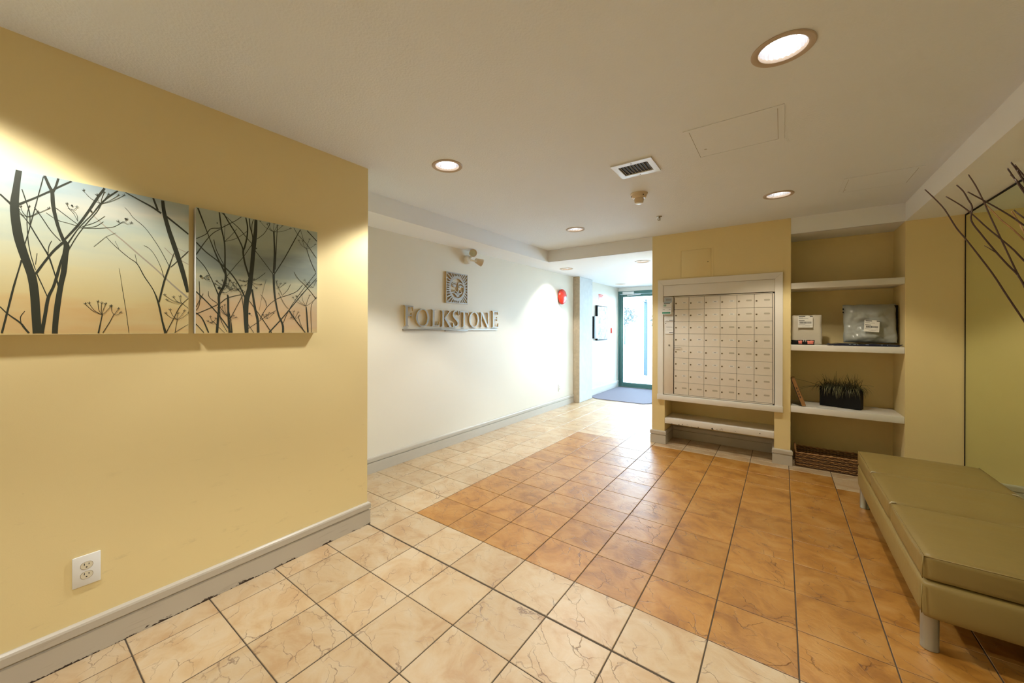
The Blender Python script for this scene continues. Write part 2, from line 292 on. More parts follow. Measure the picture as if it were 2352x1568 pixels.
def prism_yz(bm, poly, x0, x1, mi=0, ms=0):   # polygon (y,z) extruded along x, x1 the face seen from the room
    a = [bm.verts.new((x0, p[0], p[1])) for p in poly]; b_ = [bm.verts.new((x1, p[0], p[1])) for p in poly]
    f = bm.faces.new(b_); f.material_index = mi; f = bm.faces.new(a[::-1]); f.material_index = ms
    n = len(poly)
    for i in range(n): f = bm.faces.new((a[i], a[(i+1) % n], b_[(i+1) % n], b_[i])); f.material_index = ms
def ribbon(pts):   # [(u,v,w)] -> closed polygon quads list
    out = []; k = len(pts); L_, R_ = [], []
    for i, (u, v, w_) in enumerate(pts):
        a = Vector(pts[max(i-1, 0)][:2]); b_ = Vector(pts[min(i+1, k-1)][:2]); t = (b_-a)
        if t.length < 1e-9: t = Vector((1, 0))
        t.normalize(); nn = Vector((-t.y, t.x))*w_/2
        L_.append((u+nn.x, v+nn.y)); R_.append((u-nn.x, v-nn.y))
    for i in range(k-1): out.append([L_[i], L_[i+1], R_[i+1], R_[i]])
    return out
def smooth_pts(pts, n=6):
    out = []; k = len(pts)
    for i in range(k-1):
        p0, p1, p2, p3 = pts[max(i-1, 0)], pts[i], pts[i+1], pts[min(i+2, k-1)]
        for j in range(n):
            t = j/n
            out.append(tuple(0.5*((2*b_)+(-a+c_)*t+(2*a-5*b_+4*c_-d_)*t*t+(-a+3*b_-3*c_+d_)*t**3) for a, b_, c_, d_ in zip(p0, p1, p2, p3)))
    out.append(tuple(pts[-1])); return out

# ------------------------------------------------------------------ room dimensions
XL, XF, YL, YM = -2.257, -3.01, 1.590, 4.825
XM0, XM1, XR, XMI = -1.224, 0.0695, 0.842, 1.174
H, HZ = 2.44, 2.28
YBACK, YD, XB = -2.6, 8.95, -2.62
LAMP_K = [0.5, 1.2, 0.6, 0.75, 0.65, 0.6, 0.65, 0.95, 1.0]
LAMPS = [(0.0, 1.89, H, 'round recessed ceiling light nearest the camera, largest in view'),
         (-1.79, 1.885, H, 'round recessed ceiling light just beyond the end of the picture wall'),
         (-0.025, 3.925, H, 'round recessed ceiling light in front of the mailboxes and shelf niche'),
         (-1.81, 3.955, H, 'round recessed ceiling light before the dropped ceiling of the corridor'),
         (-2.68, 5.53, HZ, 'round recessed light in the low corridor ceiling, left one, near the red bell'),
         (-1.535, 5.545, HZ, 'round recessed light in the low corridor ceiling, beside the mailbox wall'),
         (-2.69, 8.1, HZ, 'round recessed light in the low corridor ceiling, nearest the glass door'),
         (-1.79, -0.16, H, 'round recessed ceiling light over the wide branch picture'),
         (0.0, -0.16, H, 'added unseen round ceiling light above the point of view, brightening the left wall')]  # last lamp is added out of view to brighten the left wall
HR = 0.082
# ceiling: flat slab with round openings for the lamps
def slab_with_holes(name, m, x0, x1, y0, y1, z, holes, parent=None, top=0.16):
    bm = bmesh.new(); s = 0.13
    xs = sorted({x0, x1, *[h[0]-s for h in holes], *[h[0]+s for h in holes]}); ys = sorted({y0, y1, *[h[1]-s for h in holes], *[h[1]+s for h in holes]})
    def V(x, y, zz=z): return bm.verts.new((x, y, zz))
    for i in range(len(xs)-1):
        for j in range(len(ys)-1):
            a, b_, c_, d_ = xs[i], xs[i+1], ys[j], ys[j+1]
            cx_, cy_ = (a+b_)/2, (c_+d_)/2
            if any(abs(cx_-h[0]) < s and abs(cy_-h[1]) < s for h in holes): continue
            bm.faces.new([V(a, c_), V(b_, c_), V(b_, d_), V(a, d_)])
    for hx, hy in [(h[0], h[1]) for h in holes]:
        n = 48; inner = []; outer = []
        for k in range(n):
            t = 2*PI*k/n; ca, sa = math.cos(t), math.sin(t); q = s/max(abs(ca), abs(sa))
            inner.append(V(hx+HR*ca, hy+HR*sa)); outer.append(V(hx+q*ca, hy+q*sa))
        for k in range(n): bm.faces.new([outer[k], outer[(k+1) % n], inner[(k+1) % n], inner[k]])
    bmesh.ops.remove_doubles(bm, verts=bm.verts[:], dist=1e-5)
    for f in bm.faces:
        f.normal_update()
        if f.normal.z > 0: f.normal_flip()
    # upper side keeps it a slab
    box(bm, x0, x1, y0, y1, z+top, z+top+0.05)
    me = bpy.data.meshes.new(name); bm.to_mesh(me); bm.free(); return link(name, me, m, parent)
ceil = slab_with_holes('ceiling', M_ceil, XB, XR, YBACK, YM, H, [l for l in LAMPS if l[2] == H], top=0.2); tag(ceil, kind='structure')
bm = bmesh.new()
box(bm, XF-0.1, XB, YL, YM, HZ, H+0.2)                     # along the sign wall
box(bm, XR, XMI+0.3, YBACK, YM, HZ, H+0.2)                 # along the mirror
o = fin(bm, 'soffit', M_soffit, ceil)
o2 = slab_with_holes('soffit', M_soffit, XF-0.1, 3.6, YM, YD+0.15, HZ, [l for l in LAMPS if l[2] == HZ], ceil, top=0.2)
bm = bmesh.new(); box(bm, XB, XM0+0.001, YM, YM+0.012, HZ, H+0.1); box(bm, XM1-0.001, XR, YM, YM+0.012, HZ, H+0.1); fin(bm, 'soffit_face', M_soffit, ceil)

# walls
def wall(name, boxes, m=M_wall):
    bm = bmesh.new()
    for b_ in boxes: box(bm, *b_)
    return tag(fin(bm, name, m), kind='structure')
wall('wall_left', [(XF-0.12, XL, YBACK, YL, -0.05, H+0.1)], M_wall_l)
wall('wall_sign', [(XF-0.12, XF, YL, YD+0.1, -0.05, H)], mat('pale_ivory_wall_paint', (0.77, 0.715, 0.60), 0.55, var=0.02, vscale=2.5, bump=0.12, bscale=260, bdist=0.001))
wall('wall_back', [(XF-0.12, XMI+0.3, YBACK-0.12, YBACK, -0.05, H+0.1)])
wall('wall_right', [(XMI+0.012, XMI+0.13, YBACK, YM, -0.05, HZ+0.05)])
Y5 = 5.27
# far wall: mailbox pier with its open foot, niche and the strip beside the mirror
FX0, FX1, FZ0, FZ1 = -1.098, -0.056, 0.577, 1.848
AX0, AX1, AZ = -1.084, -0.059, 0.52
wall('wall_far', [(XM0, FX0, YM, Y5, AZ, H), (FX1, XM1, YM, Y5, AZ, H), (FX0, FX1, YM, Y5, FZ1, H), (FX0, FX1, YM, Y5, AZ, FZ0), (FX0, FX1, YM+0.09, Y5, FZ0, FZ1),
                  (XM0, AX0, YM, Y5, -0.05, AZ), (AX1, XM1, YM, Y5, -0.05, AZ), (XM0, XM1, 5.2, Y5+0.02, -0.05, AZ),
                  (XM0, XMI+0.9, Y5, Y5+0.12, -0.05, HZ+0.05), (XR, XMI+0.13, YM, Y5, -0.05, HZ+0.02)])
wall('wall_corridor', [(XM0, XM0+0.12, Y5+0.12, 5.6, -0.05, HZ+0.02), (XM0, 3.6, 5.6, 5.72, -0.05, HZ+0.02), (3.45, 3.6, 5.72, YD+0.1, -0.05, HZ+0.02)], M_white)
wall('wall_entrance', [(XF-0.12, 3.6, YD-0.04, YD+0.1, 2.2, HZ+0.05)], M_white)
# floor
bm = bmesh.new(); box(bm, XF-0.1, 3.6, YBACK, YD+0.15, -0.08, -0.0025)
floor = tag(fin(bm, 'floor', M_grout), kind='structure')
U = 0.309; OX, OY = -6.8155*U, 6.1662*U
def tile_mesh(w_, d_, m):
    bm = bmesh.new(); g = 0.0024; b_ = 0.0016
    x0, x1, y0, y1 = -w_/2+g, w_/2-g, -d_/2+g, d_/2-g
    lo = [bm.verts.new(p) for p in ((x0,y0,-0.006),(x1,y0,-0.006),(x1,y1,-0.006),(x0,y1,-0.006))]
    mi = [bm.verts.new(p) for p in ((x0,y0,-b_),(x1,y0,-b_),(x1,y1,-b_),(x0,y1,-b_))]
    tp = [bm.verts.new(p) for p in ((x0+b_,y0+b_,0),(x1-b_,y0+b_,0),(x1-b_,y1-b_,0),(x0+b_,y1-b_,0))]
    bm.faces.new(tp)
    for a, c_ in ((lo, mi), (mi, tp)):
        for i in range(4): bm.faces.new((a[i], a[(i+1) % 4], c_[(i+1) % 4], c_[i]))
    bmesh.ops.recalc_face_normals(bm, faces=bm.faces[:])
    me = bpy.data.meshes.new('tile'); bm.to_mesh(me); bm.free(); me.materials.append(m); return me
TM = {}
def visible(x0, x1, y0, y1):
    c, s = math.cos(TH), math.sin(TH)
    for x in (x0, (x0+x1)/2, x1):
        for y in (y0, (y0+y1)/2, y1):
            d = -s*x+c*y
            if d < 0.3: continue
            px = 1116.77+880.2*(c*x+s*y)/d; py = 752.93+880.2*CH/d
            if -40 < px < 2392 and py < 1600:
                if y < 7.0 and (x < XL and y < 1.6): continue
                if x < -2.28 and x/y < XL/YL*0.99: continue
                if x > XM0 and y > 5.2: continue
                if x > XM0 + 0.02 and y > YM and x/y > XM0/YM and y > 5.25: continue
                if y > 5.3 and x > XM0*y/YM + 0.12: continue
                return True
    return False
regions = [(XL+0.002, XMI, YBACK, YL), (XF+0.002, XMI, YL, YM), (XF+0.002, XM0, YM, 7.2), (AX0, AX1, YM, 5.2), (XM1, XR, YM, Y5), (XM0, 3.45, 5.72, 7.2)]
bt = {}; hid = bmesh.new()
count = 0
for i in range(-4, 19):
    for j in range(-15, 18):
        X0, X1, Y0, Y1 = OX+i*U, OX+(i+1)*U, OY+j*U, OY+(j+1)*U
        for (a, b_, c_, d_) in regions:
            x0, x1, y0, y1 = max(X0, a), min(X1, b_), max(Y0, c_), min(Y1, d_)
            if x1-x0 < 0.012 or y1-y0 < 0.012: continue
            orange = (0 <= i and 0 <= j < 9) and not (i >= 8 and j >= 8)
            if i >= 9 and j < 1: orange = False
            if x1 > XMI-0.001 and i >= 10: orange = False
            if visible(x0, x1, y0, y1):
                k = (round(x1-x0, 3), round(y1-y0, 3), orange)
                if k not in TM: TM[k] = tile_mesh(x1-x0, y1-y0, M_torange if orange else M_tcream)
                t = link('floor_tile', TM[k], None, floor); t.location = ((x0+x1)/2, (y0+y1)/2, random.uniform(-0.0003, 0.0003)); count += 1
            else:
                box(hid, x0+0.0024, x1-0.0024, y0+0.0024, y1-0.0024, -0.006, -0.0004)
print('tiles', count)
tag(fin(hid, 'tiles_out_of_view', M_tcream, floor), kind='stuff')

# baseboards: moulded profile swept along the wall line, room side on the right of the travel direction
PROF = [(0, 0.0), (0.015, 0.0), (0.015, 0.094), (0.008, 0.098), (0.008, 0.103), (0.018, 0.107), (0.018, 0.136), (0.015, 0.144), (0.007, 0.150), (0, 0.150)]
def baseboard(name, pts, m=M_base, parent=None, s=1.0):
    bm = bmesh.new(); P = [Vector(p) for p in pts]; k = len(P); rings = []
    for i in range(k):
        d0 = (P[i]-P[i-1]).normalized() if i > 0 else None; d1 = (P[i+1]-P[i]).normalized() if i < k-1 else None
        n0 = Vector((d0.y, -d0.x)) if d0 else None; n1 = Vector((d1.y, -d1.x)) if d1 else None
        n_ = (n0+n1)/(1+n0.dot(n1)) if (n0 and n1) else (n0 or n1)
        rings.append([bm.verts.new((P[i].x+n_.x*t, P[i].y+n_.y*t, z*s+0.0004)) for t, z in PROF])
    for a, c_ in zip(rings, rings[1:]):
        for j in range(len(PROF)): bm.faces.new((a[j], a[(j+1) % len(PROF)], c_[(j+1) % len(PROF)], c_[j]))
    bm.faces.new(rings[0]); bm.faces.new(rings[-1][::-1])
    o = fin(bm, name, m, parent)
    return o if parent else tag(o, kind='structure')
baseboard('baseboard_left', [(XL, YBACK), (XL, YL), (XF, YL)], M_chip)
baseboard('baseboard_sign_wall', [(XF, YL+0.001), (XF, 6.49)])
baseboard('baseboard_entrance', [(XF, 7.09), (XF, 8.9)], M_white)
baseboard('baseboard_far', [(XM0, 5.6), (XM0, YM), (AX0, YM), (AX0, 5.2), (AX1, 5.2), (AX1, YM), (XM1, YM), (XM1, YM+0.02)][::-1][::-1], M_base)
baseboard('baseboard_right', [(XR, YM), (XMI, YM)])
baseboard('baseboard_back', [(XMI, YBACK), (XL, YBACK)][::-1][::-1])

# concrete pillar
bm = bmesh.new(); box(bm, XF+0.001, -2.885, 6.492, 7.088, 0, HZ-0.001)
bmesh.ops.bevel(bm, geom=bm.edges[:], offset=0.008, segments=1, affect='EDGES')
for f in bm.faces:
    f.normal_update(); f.material_index = 1 if f.normal.y < -0.5 else 0
o = fin(bm, 'wall_pillar', [M_conc, M_conc2]); tag(o, 'raw concrete pillar at the end of the sign wall', kind='structure')
bm = bmesh.new()
for y, z in [(7.03, 2.19), (7.05, 1.4), (6.56, 0.1), (6.53, 0.07)]: lathe(bm, [(0.0, 0.0006), (0.006, 0.0006), (0.006, -0.004)], (-2.885, y, z), 10, 'x')
fin(bm, 'tie_hole', M_dark, o)

# ------------------------------------------------------------------ recessed lights
def reflector_parts(root, z):
    bm = bmesh.new()
    lathe(bm, [(0.103, 0.0), (0.103, -0.003), (0.100, -0.006), (0.086, -0.007), (0.079, -0.003), (0.0775, 0.004), (0.0775, 0.012)], (0, 0, 0), 56)
    fin(bm, 'trim_ring', M_ring, root, smooth=40)
    bm = bmesh.new(); rg = lathe(bm, [(0.0785, 0.002), (0.074, 0.06), (0.062, 0.11), (0.045, 0.140), (0.0, 0.142)][:4], (0, 0, 0), 26); bm.faces.new(rg[-1])
    fin(bm, 'reflector', M_refl, root)
    bm = bmesh.new()
    for s in (-1, 1):
        p = [(s*0.017, -0.0, 0.135), (s*0.017, 0, 0.075), (s*0.014, 0.0, 0.062), (s*0.004, 0, 0.058)]
        tube(bm, p, 0.0105, 7)
        tube(bm, [(s*0.017, 0.026, 0.135), (s*0.017, 0.026, 0.075), (s*0.014, 0.026, 0.064), (s*0.004, 0.026, 0.06)], 0.0105, 6)
    fin(bm, 'bulb', M_tube, root, smooth=35)
    bm = bmesh.new(); n_ = 16; bm.faces.new([bm.verts.new((0.058*math.cos(2*PI*k/n_), 0.058*math.sin(2*PI*k/n_), 0.112)) for k in range(n_)][::-1]); box(bm, -0.02, 0.02, -0.02, 0.02, 0.1125, 0.12, 1)
    fin(bm, 'added_glow_disc', [M_disc_glow, M_wplastic], root)  # glowing disc added inside the can to brighten the reflector facets
proto = None
for (x, y, z, lab), lk_ in zip(LAMPS, LAMP_K):
    r_ = empty('recessed_light', (x, y, z), lab, 'ceiling light', 'round recessed ceiling lights')
    if proto is None: reflector_parts(r_, z); proto = r_
    else:
        for c_ in proto.children:
            k = c_.copy(); COL.objects.link(k); k.parent = r_
    downlight_lamp(x, y, z-0.012, lk_, (1.0, 0.90, 0.70) if x > -0.5 and y > 0 else SPOT_COL)

# ceiling vent
v = empty('ceiling_vent', (-0.79, 2.685, H), 'square white ceiling air grille with dark slots', 'vent')
x0, x1, y0, y1 = -0.919, -0.660, 2.557, 2.812
bm = bmesh.new()
for a in ((x0, x1, y0, y0+0.045), (x0, x1, y1-0.045, y1), (x0, x0+0.035, y0+0.045, y1-0.045), (x1-0.035, x1, y0+0.045, y1-0.045)): box(bm, *a, H-0.009, H-0.0005)
child(fin(bm, 'frame', M_wplastic), v)
B('painted_duct_shade', M_dark, v, x0+0.034, x1-0.034, y0+0.044, y1-0.044, H-0.0016, H-0.0006, r=0)  # flat black sheet stands in for the shade inside the duct
for k in range(9):
    xx = x0+0.045+k*(x1-x0-0.09)/8
    bm = bmesh.new(); box(bm, -0.0007, 0.0007, y0+0.044, y1-0.044, -0.0062, 0.0)
    bmesh.ops.rotate(bm, verts=bm.verts[:], cent=(0, 0, 0), matrix=Matrix.Rotation(R(-33), 3, 'Y')); bmesh.ops.translate(bm, verts=bm.verts[:], vec=(xx, 0, H-0.0018))
    child(fin(bm, 'slat', M_wplastic), v)
for yy in (y0+0.022, y1-0.022):
    bm = bmesh.new(); lathe(bm, [(0.0, -0.0105), (0.004, -0.0105), (0.004, -0.009)], ((x0+x1)/2, yy, H), 10); child(fin(bm, 'screw', M_dark), v)
# smoke detector
s = empty('smoke_detector', (-0.92, 3.215, H), 'beige round smoke detector on the ceiling beside the air grille', 'smoke detector')
bm = bmesh.new(); lathe(bm, [(0.0, 0), (0.066, 0), (0.066, -0.008), (0.060, -0.012), (0.056, -0.03), (0.044, -0.040), (0.0, -0.040)], (-0.92, 3.215, H), 40); child(fin(bm, 'base', M_plastic, smooth=35), s)
bm = bmesh.new(); lathe(bm, [(0.0, -0.040), (0.034, -0.040), (0.037, -0.050), (0.031, -0.078), (0.0, -0.078)], (-0.92, 3.215, H), 36); child(fin(bm, 'sensor_head', M_plastic, smooth=35), s)
bm = bmesh.new(); lathe(bm, [(0.0, -0.083), (0.024, -0.082), (0.030, -0.0775), (0.0, -0.0775)], (-0.92, 3.215, H), 30); child(fin(bm, 'lens', M_wplastic, smooth=35), s)
for dx, dy in ((-0.05, -0.035), (0.045, -0.04)):
    bm = bmesh.new(); lathe(bm, [(0.0, -0.005), (0.004, -0.005), (0.004, 0.0)], (-0.92+dx, 3.215+dy, H-0.024), 8); child(fin(bm, 'screw', M_dark), s)
# sprinkler
s = empty('sprinkler_head', (-0.95, 3.99, H), 'small metal sprinkler head on the ceiling before the mailbox wall', 'sprinkler')
bm = bmesh.new(); lathe(bm, [(0.0, 0), (0.026, 0), (0.024, -0.005), (0.008, -0.007), (0.0, -0.007)], (-0.95, 3.99, H), 24); child(fin(bm, 'escutcheon', M_brass, smooth=35), s)
bm = bmesh.new(); lathe(bm, [(0.006, -0.006), (0.006, -0.018), (0.003, -0.022), (0.003, -0.034)], (-0.95, 3.99, H), 12)
tube(bm, [(-0.962, 3.99, H-0.016), (-0.965, 3.99, H-0.028), (-0.95, 3.99, H-0.036)], 0.002, 6); tube(bm, [(-0.938, 3.99, H-0.016), (-0.935, 3.99, H-0.028), (-0.95, 3.99, H-0.036)], 0.002, 6)
rg = lathe(bm, [(0.013, -0.036), (0.013, -0.038)], (-0.95, 3.99, H), 14); bm.faces.new(rg[0]); bm.faces.new(rg[1])
child(fin(bm, 'nozzle', M_brass), s)
# ceiling hatches
def hatch(name, x0, x1, y0, y1, label, latch=None):
    h = empty(name, ((x0+x1)/2, (y0+y1)/2, H), label, 'access panel', 'ceiling access panels')
    bm = bmesh.new(); w_ = 0.026
    for a in ((x0, x1, y0, y0+w_), (x0, x1, y1-w_, y1), (x0, x0+w_, y0+w_, y1-w_), (x1-w_, x1, y0+w_, y1-w_)): box(bm, *a, H-0.003, H+0.0)
    child(fin(bm, 'frame', M_ceil), h)
    B('painted_gap_strip', M_gap, h, x0+w_-0.001, x1-w_+0.001, y0+w_-0.001, y1-w_+0.001, H-0.0012, H-0.0001, r=0)  # dark strip painted in for the shade of the panel joint
    B('panel', M_ceil, h, x0+w_+0.002, x1-w_-0.002, y0+w_+0.002, y1-w_-0.002, H-0.002, H-0.0002, r=0)
    if latch: bm = bmesh.new(); lathe(bm, [(0.0, -0.004), (0.006, -0.004), (0.007, -0.002)], (*latch, H), 12); child(fin(bm, 'latch', M_steel), h)
hatch('access_panel', -0.439, 0.008, 2.352, 2.792, 'large flush ceiling access panel between the nearest light and the air grille', (-0.37, 2.66))
hatch('access_panel', 0.357, 0.757, 3.80, 4.195, 'flush ceiling access panel above the shelf niche', (0.39, 4.1))

